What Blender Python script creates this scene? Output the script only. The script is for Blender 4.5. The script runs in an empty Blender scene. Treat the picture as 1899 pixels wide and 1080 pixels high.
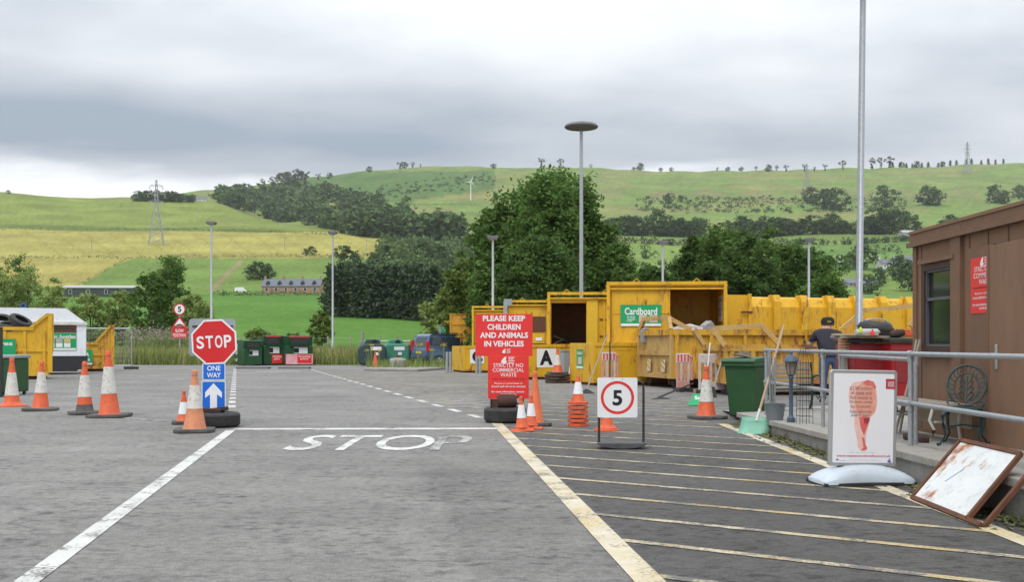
import bpy, math, random
import numpy as np
from mathutils import Matrix, Vector
R = math.radians
SC = bpy.context.scene
COL = SC.collection
# ------------------------------------------------------------------ camera, sky, sun, exposure
EYE, YH, F = 1.25, 638.0, 1900.0          # eye height, row of the horizon, focal length in photo pixels
cd = bpy.data.cameras.new('camera'); cam = bpy.data.objects.new('camera', cd); COL.objects.link(cam)
cam.location = (0, 0, EYE); cam.rotation_euler = (R(90), 0, 0)
cd.sensor_fit = 'HORIZONTAL'; cd.sensor_width = 36; cd.lens = 36 * F / 1899
cd.shift_y = (YH - 540) / 1899; cd.clip_start = .1; cd.clip_end = 12000
SC.camera = cam
SC.view_settings.view_transform = 'Standard'; SC.view_settings.look = 'None'
SC.view_settings.gamma = 1; SC.view_settings.exposure = 0.36
W = bpy.data.worlds.new('World'); SC.world = W; W.use_nodes = True
def sky():
    nt = W.node_tree; N = nt.nodes; L = nt.links; N.clear()
    def nd(t, **k):
        n = N.new(t)
        for a, b in k.items(): setattr(n, a, b)
        return n
    def mth(op, a, b=None, c=None):
        n = nd('ShaderNodeMath', operation=op)
        for i, v in enumerate((a, b, c)):
            if v is None: continue
            if isinstance(v, (int, float)): n.inputs[i].default_value = v
            else: L.new(v, n.inputs[i])
        return n.outputs[0]
    tc = nd('ShaderNodeTexCoord'); sp = nd('ShaderNodeSeparateXYZ'); L.new(tc.outputs['Generated'], sp.inputs[0])
    z = mth('MAXIMUM', sp.outputs['Z'], 0.0)
    den = mth('ADD', z, 0.16)
    cmb = nd('ShaderNodeCombineXYZ')
    L.new(mth('DIVIDE', sp.outputs['X'], den), cmb.inputs[0]); L.new(mth('DIVIDE', sp.outputs['Y'], den), cmb.inputs[1])
    def noise(scale, det, rough, off):
        mp = nd('ShaderNodeMapping'); mp.inputs['Location'].default_value = off; mp.inputs['Scale'].default_value = (scale*.72, scale, scale)
        L.new(cmb.outputs[0], mp.inputs[0]); n = nd('ShaderNodeTexNoise'); n.inputs['Scale'].default_value = 1
        n.inputs['Detail'].default_value = det; n.inputs['Roughness'].default_value = rough; L.new(mp.outputs[0], n.inputs['Vector'])
        return n.outputs['Fac']
    n1 = noise(.8, 5, .48, (5.2, 8.1, 0)); n2 = noise(2.0, 5, .46, (7.7, 3.3, 1))
    f = mth('ADD', mth('MULTIPLY_ADD', n1, .55, .045), mth('MULTIPLY', n2, .38))
    # a long grey cloud base lying across the valley, thicker towards the left
    band = mth('MULTIPLY', mth('SUBTRACT', 1.0, mth('ABSOLUTE', mth('DIVIDE', mth('SUBTRACT', z, .190), .060))), 1.0)
    band = mth('MAXIMUM', band, 0.0)
    left = nd('ShaderNodeMapRange'); left.inputs['From Min'].default_value = .32; left.inputs['From Max'].default_value = -.35
    left.inputs['To Min'].default_value = .1; left.inputs['To Max'].default_value = 1.0; L.new(sp.outputs['X'], left.inputs['Value'])
    f = mth('SUBTRACT', f, mth('MULTIPLY', mth('MULTIPLY', band, left.outputs[0]), .27))
    cr = nd('ShaderNodeValToRGB'); e = cr.color_ramp.elements
    e[0].position = .30; e[0].color = (.31, .37, .44, 1); e[1].position = .58; e[1].color = (.80, .825, .855, 1)
    q = e.new(.44); q.color = (.53, .57, .62, 1)
    L.new(f, cr.inputs[0])
    # overcast skies are brighter overhead than at the horizon
    lum = mth('MULTIPLY_ADD', z, 1.55, .62)
    vm = nd('ShaderNodeVectorMath', operation='SCALE'); L.new(cr.outputs[0], vm.inputs[0]); L.new(lum, vm.inputs['Scale'])
    # pale clear strip under the cloud base, just above the hills
    hz = nd('ShaderNodeMapRange'); hz.interpolation_type = 'SMOOTHSTEP'
    hz.inputs['From Min'].default_value = .168; hz.inputs['From Max'].default_value = .142
    L.new(mth('ADD', z, mth('MULTIPLY', mth('SUBTRACT', n2, .5), .10)), hz.inputs['Value'])
    mx = nd('ShaderNodeMix', data_type='RGBA'); L.new(hz.outputs[0], mx.inputs[0]); L.new(vm.outputs[0], mx.inputs[6])
    mx.inputs[7].default_value = (.93, .95, .97, 1)
    st = nd('ShaderNodeTexSky', sky_type='NISHITA'); st.sun_disc = False; st.sun_elevation = R(52); st.sun_rotation = R(200)
    b1 = nd('ShaderNodeBackground'); L.new(st.outputs[0], b1.inputs[0]); b1.inputs[1].default_value = .08
    b2 = nd('ShaderNodeBackground'); L.new(mx.outputs[2], b2.inputs[0]); b2.inputs[1].default_value = 1.0
    ms = nd('ShaderNodeMixShader'); ms.inputs[0].default_value = .94
    L.new(b1.outputs[0], ms.inputs[1]); L.new(b2.outputs[0], ms.inputs[2])
    o = nd('ShaderNodeOutputWorld'); L.new(ms.outputs[0], o.inputs[0])
sky()
sl = bpy.data.lights.new('sun', 'SUN'); so = bpy.data.objects.new('sun', sl); COL.objects.link(so)
sl.energy = 1.2; sl.angle = R(25); sl.color = (1, .96, .9)
so.rotation_euler = (R(38), 0, R(-20)); so.location = (0, 0, 60)

# ------------------------------------------------------------------ helpers
def gp(x, y):                              # photo pixel on the level ground -> X, Y
    d = EYE * F / (y - YH); return ((x - 949.5) * d / F, d)
def px(x, d): return (x - 949.5) * d / F   # lateral position at a depth
def pz(y, d): return EYE + (YH - y) * d / F
def link(o, parent=None):
    COL.objects.link(o)
    if parent is not None: o.parent = parent
    return o
def tag(o, label=None, cat=None, group=None, kind=None):
    if label: o['label'] = label
    if cat: o['category'] = cat
    if group: o['group'] = group
    if kind: o['kind'] = kind
    return o
def thing(name, label, cat, loc, rz=0, group=None):
    o = bpy.data.objects.new(name, None); o.empty_display_size = .1; COL.objects.link(o)
    o.location = loc; o.rotation_euler = (0, 0, rz)
    return tag(o, label, cat, group)
def copy_tree(o, parent=None):
    c = o.copy(); COL.objects.link(c); c.parent = parent
    for ch in list(o.children): copy_tree(ch, c)
    return c
class MB:
    def __init__(s, m=None): s.v = []; s.f = []; s.m = m
    def add(s, vs, fs, m=None):
        b = len(s.v)
        for p in vs:
            p = Vector(p)
            if m is not None: p = m @ p
            if s.m is not None: p = s.m @ p
            s.v.append(tuple(p))
        s.f += [tuple(i + b for i in f) for f in fs]; return s
    def box(s, x0, x1, y0, y1, z0, z1, m=None):
        return s.add([(x0,y0,z0),(x1,y0,z0),(x1,y1,z0),(x0,y1,z0),(x0,y0,z1),(x1,y0,z1),(x1,y1,z1),(x0,y1,z1)],
                     [(0,3,2,1),(4,5,6,7),(0,1,5,4),(1,2,6,5),(2,3,7,6),(3,0,4,7)], m)
    def beam(s, p, q, w, h=None, up=(0,0,1)):
        p = Vector(p); q = Vector(q); h = h or w; d = (q - p).normalized(); u = Vector(up)
        if abs(d.dot(u)) > .98: u = Vector((0,1,0))
        a = d.cross(u).normalized() * w/2; b = a.cross(d).normalized() * h/2
        return s.add([p-a-b, p+a-b, p+a+b, p-a+b, q-a-b, q+a-b, q+a+b, q-a+b],
                     [(0,1,2,3),(7,6,5,4),(0,4,5,1),(1,5,6,2),(2,6,7,3),(3,7,4,0)])
    def tube(s, pts, r, n=10, cap=True):
        pts = [Vector(p) for p in pts]; rs = r if isinstance(r, (list, tuple)) else [r]*len(pts); vs = []; fs = []
        for i, p in enumerate(pts):
            d = (pts[min(i+1, len(pts)-1)] - pts[max(i-1, 0)]).normalized()
            u = Vector((0,0,1)) if abs(d.z) < .95 else Vector((0,1,0))
            a = d.cross(u).normalized(); b = a.cross(d).normalized()
            for k in range(n):
                t = 2*math.pi*k/n; vs.append(p + (a*math.cos(t) + b*math.sin(t)) * rs[i])
        for i in range(len(pts)-1):
            for k in range(n):
                k2 = (k+1) % n; fs.append((i*n+k, i*n+k2, (i+1)*n+k2, (i+1)*n+k))
        if cap: fs += [tuple(range(n))[::-1], tuple((len(pts)-1)*n + k for k in range(n))]
        return s.add(vs, fs)
    def lathe(s, prof, n=24, m=None, closed=False):
        vs = []; fs = []; k0 = len(prof)
        for i in range(n):
            t = 2*math.pi*i/n
            for r, z in prof: vs.append((r*math.cos(t), r*math.sin(t), z))
        for i in range(n):
            j = (i+1) % n
            for k in range(k0 if closed else k0-1):
                k2 = (k+1) % k0; fs.append((i*k0+k, j*k0+k, j*k0+k2, i*k0+k2))
        if not closed:
            if prof[0][0] > 1e-5: fs.append(tuple(i*k0 for i in range(n))[::-1])
            if prof[-1][0] > 1e-5: fs.append(tuple(i*k0+k0-1 for i in range(n)))
        return s.add(vs, fs, m)
    def prism(s, poly, y0, y1, m=None):      # polygon in XZ pushed along Y
        n = len(poly); vs = [(x,y0,z) for x,z in poly] + [(x,y1,z) for x,z in poly]
        fs = [tuple(range(n)), tuple(range(n, 2*n))[::-1]] + [(i, n+i, n+(i+1)%n, (i+1)%n) for i in range(n)]
        return s.add(vs, fs, m)
    def prismx(s, poly, x0, x1):             # polygon in YZ pushed along X
        n = len(poly); vs = [(x0,y,z) for y,z in poly] + [(x1,y,z) for y,z in poly]
        fs = [tuple(range(n))[::-1], tuple(range(n, 2*n))] + [(i, (i+1)%n, n+(i+1)%n, n+i) for i in range(n)]
        return s.add(vs, fs)
    def slab(s, poly, z0, z1):               # polygon in XY pushed up
        n = len(poly); vs = [(x,y,z0) for x,y in poly] + [(x,y,z1) for x,y in poly]
        fs = [tuple(range(n))[::-1], tuple(range(n, 2*n))] + [(i, (i+1)%n, n+(i+1)%n, n+i) for i in range(n)]
        return s.add(vs, fs)
    def build(s, name, mat, parent=None, smooth=False, bevel=0, seg=2, loc=None, rot=None):
        me = bpy.data.meshes.new(name); me.from_pydata(s.v, [], s.f); me.materials.append(mat)
        if smooth:
            me.shade_smooth(); me.set_sharp_from_angle(angle=R(40))
        me.validate(); me.update()
        o = link(bpy.data.objects.new(name, me), parent)
        if loc: o.location = loc
        if rot: o.rotation_euler = rot
        if bevel:
            b = o.modifiers.new('bevel', 'BEVEL'); b.width = bevel; b.segments = seg; b.limit_method = 'ANGLE'; b.angle_limit = R(40)
        return o
def bx(name, mat, parent, *a, bevel=0): return MB().box(*a).build(name, mat, parent, bevel=bevel)
def rrect(x0, x1, z0, z1, r, n=5):
    o = []
    for cx, cz, a in ((x1-r, z1-r, 0), (x0+r, z1-r, 90), (x0+r, z0+r, 180), (x1-r, z0+r, 270)):
        for i in range(n+1):
            t = R(a + 90*i/n); o.append((cx + r*math.cos(t), cz + r*math.sin(t)))
    return o[::-1]
def ring(ro, ri, cx, cz, y, n=40):           # flat annulus in XZ facing -Y
    v = []; f = []
    for i in range(n):
        t = 2*math.pi*i/n
        v += [(cx+ro*math.cos(t), y, cz+ro*math.sin(t)), (cx+ri*math.cos(t), y, cz+ri*math.sin(t))]
    for i in range(n):
        j = (i+1) % n; f.append((2*i, 2*i+1, 2*j+1, 2*j))
    return MB().add(v, f)
def disc(r, cx, cz, y, n=40):
    return MB().add([(cx+r*math.cos(2*math.pi*i/n), y, cz+r*math.sin(2*math.pi*i/n)) for i in range(n)], [tuple(range(n))])
_tc = {}
def text_data(s, bold):
    k = (s, bold)
    if k not in _tc:
        cu = bpy.data.curves.new('t', 'FONT'); cu.body = s; cu.offset = bold; cu.resolution_u = 4; cu.align_x = 'LEFT'
        ob = bpy.data.objects.new('t', cu); COL.objects.link(ob)
        me = bpy.data.meshes.new_from_object(ob.evaluated_get(bpy.context.evaluated_depsgraph_get()))
        V = np.array([v.co[:] for v in me.vertices]); P = [tuple(p.vertices) for p in me.polygons]
        bpy.data.objects.remove(ob); bpy.data.curves.remove(cu); bpy.data.meshes.remove(me)
        V = V - V.min(0); V = V / V.max(0).clip(1e-6); _tc[k] = (V, P)
    return _tc[k]
def text(parent, s, cx, cz, w, h, mat, y, bold=.02, rot=0, name='lettering'):   # on an XZ plate facing -Y
    V, P = text_data(s, bold); m = Matrix.Rotation(-rot, 4, 'Y')
    vs = [m @ Vector(((a-.5)*w, 0, (b-.5)*h)) + Vector((cx, y, cz)) for a, b, _ in V]
    return MB().add(vs, P).build(name, mat, parent)
# ------------------------------------------------------------------ materials
_mc = {}
def mat(name, c, rough=.6, metal=0, c2=None, scale=6, amt=1.0, bump=0, bscale=40, rust=0, rscale=3, stretch=None,
        rcol=(.16,.055,.02), spec=.4, island=0, transl=0, emit=0, dirt=0, coat=0, contrast=.25):
    if name in _mc: return _mc[name]
    m = bpy.data.materials.new(name); m.use_nodes = True; nt = m.node_tree; N = nt.nodes; L = nt.links
    b = N['Principled BSDF']; b.inputs['Roughness'].default_value = rough; b.inputs['Metallic'].default_value = metal
    b.inputs['Specular IOR Level'].default_value = spec; b.inputs['Coat Weight'].default_value = coat
    tc = N.new('ShaderNodeTexCoord'); vec = tc.outputs['Object']
    if stretch:
        mp = N.new('ShaderNodeMapping'); mp.inputs['Scale'].default_value = stretch; L.new(vec, mp.inputs[0]); vec = mp.outputs[0]
    def noise(sc, det=5, ro=.6):
        n = N.new('ShaderNodeTexNoise'); n.inputs['Scale'].default_value = sc; n.inputs['Detail'].default_value = det
        n.inputs['Roughness'].default_value = ro; L.new(vec, n.inputs['Vector']); return n.outputs['Fac']
    def rng(v, a, b_, t0=0, t1=1):
        n = N.new('ShaderNodeMapRange'); L.new(v, n.inputs['Value'])
        for k, q in (('From Min',a),('From Max',b_),('To Min',t0),('To Max',t1)): n.inputs[k].default_value = q
        return n.outputs[0]
    def mix(fac, A, B):
        n = N.new('ShaderNodeMix'); n.data_type = 'RGBA'
        if isinstance(fac, float): n.inputs[0].default_value = fac
        else: L.new(fac, n.inputs[0])
        for i, q in ((6, A), (7, B)):
            if isinstance(q, tuple): n.inputs[i].default_value = (*q, 1)
            else: L.new(q, n.inputs[i])
        return n.outputs[2]
    c2 = c2 or tuple(q*.78 for q in c)
    col = mix(rng(noise(scale), .5-contrast, .5+contrast, 0, amt), c, c2)
    if island:
        g = N.new('ShaderNodeNewGeometry'); h = N.new('ShaderNodeHueSaturation')
        L.new(col, h.inputs['Color']); L.new(rng(g.outputs['Random Per Island'], 0, 1, 1-island, 1+island), h.inputs['Value'])
        L.new(rng(g.outputs['Random Per Island'], 0, 1, .485, .515), h.inputs['Hue']); col = h.outputs[0]
    if dirt: col = mix(rng(noise(scale*2.7, 8, .7), .52, .75, 0, dirt), col, (.10,.085,.065))
    if rust: 
        rf = rng(noise(rscale, 9, .72), .62-rust*.3, .70-rust*.25); col = mix(rf, col, mix(rng(noise(rscale*5), .3, .7), rcol, tuple(q*2.2 for q in rcol)))
        L.new(rng(rf, 0, 1, rough, .85), b.inputs['Roughness'])
    L.new(col, b.inputs['Base Color'])
    if bump:
        bn = N.new('ShaderNodeBump'); bn.inputs['Strength'].default_value = bump; bn.inputs['Distance'].default_value = .02
        L.new(noise(bscale, 6, .65), bn.inputs['Height']); L.new(bn.outputs[0], b.inputs['Normal'])
    if emit: L.new(col, b.inputs['Emission Color']); b.inputs['Emission Strength'].default_value = emit
    if transl:
        t = N.new('ShaderNodeBsdfTranslucent'); L.new(col, t.inputs[0]); ms = N.new('ShaderNodeMixShader'); ms.inputs[0].default_value = transl
        L.new(b.outputs[0], ms.inputs[1]); L.new(t.outputs[0], ms.inputs[2]); L.new(ms.outputs[0], N['Material Output'].inputs[0])
    _mc[name] = m; return m
YEL = mat('yellow_paint', (.69,.405,.016), .5, c2=(.59,.33,.015), scale=1.3, rust=.17, rscale=3.2, dirt=.65, bump=.06, bscale=6, stretch=(1.5,1.5,.45))
YEL2 = mat('yellow_paint_worn', (.63,.36,.025), .55, c2=(.52,.28,.025), scale=1.5, rust=.34, rscale=3.4, dirt=.8, bump=.08, bscale=6, stretch=(1.5,1.5,.5))
OCH = mat('ochre_worn', (.52,.35,.12), .65, c2=(.42,.26,.09), scale=1.6, rust=.16, rscale=4, dirt=.8)
ORNG = mat('container_orange', (.66,.34,.02), .55, c2=(.54,.26,.02), scale=1.2, rust=.3, rscale=2, dirt=.7)
RUST = mat('rust', (.155,.058,.026), .85, c2=(.075,.034,.02), scale=9, bump=.2)
GALV = mat('galvanised', (.42,.44,.46), .45, .55, c2=(.30,.32,.34), scale=14, dirt=.2)
POST = mat('lamp_column', (.46,.47,.49), .5, .3, c2=(.38,.39,.41), scale=5)
DARK = mat('dark_plastic', (.022,.022,.024), .55, c2=(.04,.04,.04), scale=8)
RUB = mat('rubber', (.025,.025,.027), .75, c2=(.055,.053,.05), scale=7, bump=.15, bscale=60)
RUBG = mat('cone_base_rubber', (.06,.06,.06), .85, c2=(.12,.115,.105), scale=9, bump=.2)
WHT = mat('white_paint', (.78,.79,.80), .45, c2=(.70,.71,.72), scale=3)
WHTD = mat('white_dirty', (.72,.72,.70), .55, c2=(.52,.50,.46), scale=7, dirt=.5)
SLEEVE = mat('cone_sleeve', (.70,.69,.65), .55, c2=(.52,.49,.44), scale=8, dirt=.95)
SLEEVEN = mat('cone_sleeve_clean', (.80,.80,.82), .4, c2=(.68,.68,.70), scale=30)
CORG = mat('cone_orange', (.70,.125,.04), .55, c2=(.56,.09,.032), scale=6, dirt=.65)
CFAD = mat('cone_faded', (.62,.25,.13), .65, c2=(.50,.18,.09), scale=6, dirt=.5)
SRED = mat('sign_red', (.62,.018,.022), .35, c2=(.54,.018,.02), scale=4)
NRED = mat('notice_red', (.75,.035,.03), .4, c2=(.66,.03,.03), scale=4, dirt=.08)
SBLU = mat('sign_blue', (.008,.14,.62), .35, c2=(.008,.12,.54), scale=4)
SGRN = mat('sign_green', (.008,.33,.12), .4, c2=(.008,.28,.10), scale=4)
BLK = mat('black_print', (.012,.012,.014), .5)
GREYB = mat('sign_back', (.33,.36,.38), .5, .2, c2=(.27,.30,.32), scale=6)
BANK = mat('bank_green', (.012,.075,.025), .45, c2=(.010,.055,.02), scale=3, dirt=.25)
BIN = mat('bin_green', (.022,.088,.028), .5, c2=(.016,.066,.022), scale=4, dirt=.2)
BRN = mat('cabin_brown', (.235,.132,.076), .7, c2=(.185,.102,.06), scale=2.2, dirt=.55, bump=.08, stretch=(1.6,1.6,.4))
BRN2 = mat('cabin_trim', (.19,.104,.06), .65, c2=(.15,.082,.048), scale=4, dirt=.25)
GLASS = mat('dark_glass', (.015,.018,.018), .06, c2=(.03,.03,.025), scale=2, spec=.8)
CONC = mat('concrete', (.33,.32,.295), .9, c2=(.22,.21,.19), scale=3, dirt=.6, bump=.3, bscale=30)
COPE = mat('coping', (.36,.345,.31), .9, c2=(.26,.25,.22), scale=4, dirt=.5, bump=.3, bscale=40)
WOOD = mat('weathered_wood', (.34,.30,.25), .85, c2=(.22,.19,.155), scale=5, stretch=(1,8,8), bump=.2)
TIMB = mat('pale_timber', (.48,.36,.22), .75, c2=(.36,.26,.16), scale=6)
# ------------------------------------------------------------------ terrain
TXS = [-900, -300, 0, 200, 400, 500, 600, 700, 800, 1000, 1300, 1600, 1899, 2500]
TDS = [100, 160, 260, 420, 650, 900, 1300, 1800, 2200, 2900]
TRW = [[652,616,582,550,480,428,352,372,385,400], [652,616,582,550,480,428,352,372,385,400],
       [652,616,582,549,480,428,354,374,386,400], [652,616,581,547,480,428,367,378,385,400],
       [652,616,580,546,479,430,378,361,353,366], [652,616,579,546,478,432,408,366,338,352],
       [652,616,579,546,478,433,404,356,327,342], [652,617,580,547,480,440,400,346,312,326],
       [652,619,584,551,490,445,395,340,308,322], [652,624,594,561,500,450,395,340,309,322],
       [655,632,606,571,512,456,400,345,317,330], [655,633,608,561,501,450,400,345,311,324],
       [655,632,605,555,490,445,395,340,302,316], [655,632,605,555,490,445,395,340,300,314]]
LD = np.linspace(math.log(66), math.log(2900), 240)
def _tab():
    T = np.zeros((len(TXS), len(LD)))
    ker = np.exp(-np.linspace(-2, 2, 15)**2); ker /= ker.sum()
    for i, r in enumerate(TRW):
        dd = np.log(np.array([66] + TDS)); rr = np.array([YH + EYE*F/66] + r, float)
        t = np.interp(LD, dd, rr); T[i] = np.convolve(np.pad(t, 7, mode='edge'), ker, 'valid')
        T[i][:6] = t[:6]
    return T
TAB = _tab()
def trow(x, d):
    x = np.clip(np.asarray(x, float), TXS[0], TXS[-1]); d = np.asarray(d, float); li = np.clip((np.log(np.maximum(d, 66)) - LD[0])/(LD[1]-LD[0]), 0, len(LD)-1.001)
    j = li.astype(int); fj = li - j; i = np.clip(np.searchsorted(TXS, x, side='right')-1, 0, len(TXS)-2); X = np.array(TXS, float)
    fi = (x - X[i])/(X[i+1]-X[i]); fi = fi*fi*(3-2*fi)
    a = TAB[i, j]*(1-fj) + TAB[i, j+1]*fj; b = TAB[i+1, j]*(1-fj) + TAB[i+1, j+1]*fj
    return a*(1-fi) + b*fi
def tz(X, Y):
    X = np.asarray(X, float); Y = np.asarray(Y, float); d = np.maximum(Y, 66.0)
    z = EYE + (YH - trow(949.5 + X*F/d, d))*d/F
    z = z + np.clip((d-500)/900, 0, 1)*(2.2*np.sin(X*.021+Y*.013) + 1.5*np.sin(X*.047-Y*.031))
    return np.where(Y <= 66, 0.0, z)
def find_d(x, row, lo, hi):                   # distance at which column x of the land shows at this row
    ds = np.linspace(lo, hi, 160); r = YH - (tz((x-949.5)*ds/F, ds) - EYE)*F/ds
    return float(ds[np.argmin(abs(r - row))])
def terrain():
    xs = np.arange(-900, 2501, 5.0); ds = np.exp(np.linspace(math.log(66.0), math.log(2900), 230))
    PX, D = np.meshgrid(xs, ds); X = (PX-949.5)*D/F; Z = tz(X, D); Z[0] = -.03; RW = YH - (Z-EYE)*F/D
    rng = np.random.default_rng(3)
    C = np.zeros(X.shape + (4,)); C[..., 3] = 1
    n1 = np.sin(X*.011+2*np.sin(D*.007))*np.cos(D*.013+1.5*np.sin(X*.009)); n2 = np.sin(X*.05+D*.03)*np.sin(D*.041-X*.027)
    def put(mask, c): C[mask, :3] = c
    put(D > 0, (.105,.185,.035))
    put(D < 92, (.13,.15,.05))
    put((D >= 92) & (D < 415), (.085,.185,.028))
    put((D >= 415) & (D < 655), (.135,.205,.045))
    put((D >= 470) & (D < 655) & (PX < 150 + (D-470)*.52), (.31,.272,.075))
    lane = np.abs(PX - (250 - (D-520)*.0 + (D-420)*-.10 - 0)) 
    put((D >= 440) & (D < 640) & (np.abs(PX - (395 + (D-440)*.27)) < 6), (.22,.19,.09))
    put((D >= 655) & (D < 905) & (PX < 790 - (D-655)*.30 + 6*np.sin(D*.03)), (.30,.275,.075))
    put((D >= 655) & (D < 905) & (PX >= 790 - (D-655)*.30), (.08,.13,.035))
    put((D >= 905) & (D < 1320) & (PX < 640), (.175,.22,.05))
    put((D >= 905) & (D < 945) & (PX < 640), (.12,.16,.04))
    far = (D >= 1320) | ((PX >= 640) & (D >= 905)); put(far, (.15,.215,.055))
    put(far & (n1 > .35), (.185,.205,.068)); put(far & (n1 < -.45), (.145,.195,.055))
    put(far & (RW > 318) & (RW < 375) & (PX > 560) & (PX < 920) & (RW < 402 - (PX-560)*.13), (.085,.145,.04))
    put(far & (RW > 345) & (RW < 372) & (PX > 700) & (PX < 920) & (RW > 398 - (PX-560)*.13) , (.20,.20,.07))
    put((PX > 1000) & (D > 1200) & (RW > 352) & (RW < 372) & (n2 > .1), (.17,.17,.07))
    put((PX > 920) & (D > 420) & (D < 905), (.15,.22,.05))
    put((PX > 1500) & (D > 640) & (D < 900), (.12,.20,.05))
    # tramlines in the barley, real wheel tracks
    for k in range(14):
        u = PX - (40 + k*52 + (905-D)*(.30)); put((D > 665) & (D < 897) & (np.abs(u) < 2.6) & (PX < 700), (.24,.22,.05))
    C[..., :3] *= (1 + .10*n2 + .06*rng.standard_normal(X.shape))[..., None]
    nr, nc = X.shape; V = np.stack([X, D, Z], -1).reshape(-1, 3)
    idx = np.arange(nr*nc).reshape(nr, nc); Q = np.stack([idx[:-1,:-1], idx[:-1,1:], idx[1:,1:], idx[1:,:-1]], -1).reshape(-1, 4)
    o = np_mesh('hills', V, Q, LAND); a = o.data.color_attributes.new('land', 'FLOAT_COLOR', 'POINT'); a.data.foreach_set('color', C.reshape(-1).astype(np.float32))
    o.data.shade_smooth(); tag(o, 'green and golden farmland rising to rounded hills behind the site', kind='structure')
def np_mesh(name, V, Q, material, parent=None):
    me = bpy.data.meshes.new(name); k = Q.shape[1]
    me.vertices.add(len(V)); me.vertices.foreach_set('co', np.ascontiguousarray(V, np.float32).reshape(-1))
    me.loops.add(Q.size); me.loops.foreach_set('vertex_index', np.ascontiguousarray(Q, np.int32).reshape(-1))
    me.polygons.add(len(Q)); me.polygons.foreach_set('loop_start', np.arange(0, Q.size, k, dtype=np.int32))
    me.update(calc_edges=True); me.materials.append(material)
    return link(bpy.data.objects.new(name, me), parent)
def land_mat():
    m = bpy.data.materials.new('land'); m.use_nodes = True; nt = m.node_tree; N = nt.nodes; L = nt.links; b = N['Principled BSDF']
    b.inputs['Roughness'].default_value = .95; b.inputs['Specular IOR Level'].default_value = .1
    at = N.new('ShaderNodeAttribute'); at.attribute_name = 'land'; tc = N.new('ShaderNodeTexCoord')
    def nz(s, d):
        n = N.new('ShaderNodeTexNoise'); n.inputs['Scale'].default_value = s; n.inputs['Detail'].default_value = d; n.inputs['Roughness'].default_value = .65
        L.new(tc.outputs['Object'], n.inputs['Vector']); return n.outputs['Fac']
    h = N.new('ShaderNodeHueSaturation'); L.new(at.outputs['Color'], h.inputs['Color'])
    mr = N.new('ShaderNodeMapRange'); mr.inputs['From Min'].default_value = .25; mr.inputs['From Max'].default_value = .75
    mr.inputs['To Min'].default_value = .55; mr.inputs['To Max'].default_value = 1.42
    ad = N.new('ShaderNodeMath'); ad.operation = 'MULTIPLY_ADD'; L.new(nz(.35, 6), ad.inputs[0]); ad.inputs[1].default_value = .5
    m2 = N.new('ShaderNodeMath'); m2.operation = 'MULTIPLY'; L.new(nz(.02, 5), m2.inputs[0]); m2.inputs[1].default_value = .5; L.new(m2.outputs[0], ad.inputs[2])
    L.new(ad.outputs[0], mr.inputs['Value']); L.new(mr.outputs[0], h.inputs['Value']); L.new(h.outputs[0], b.inputs['Base Color']); return m
LAND = land_mat()
terrain()
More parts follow.
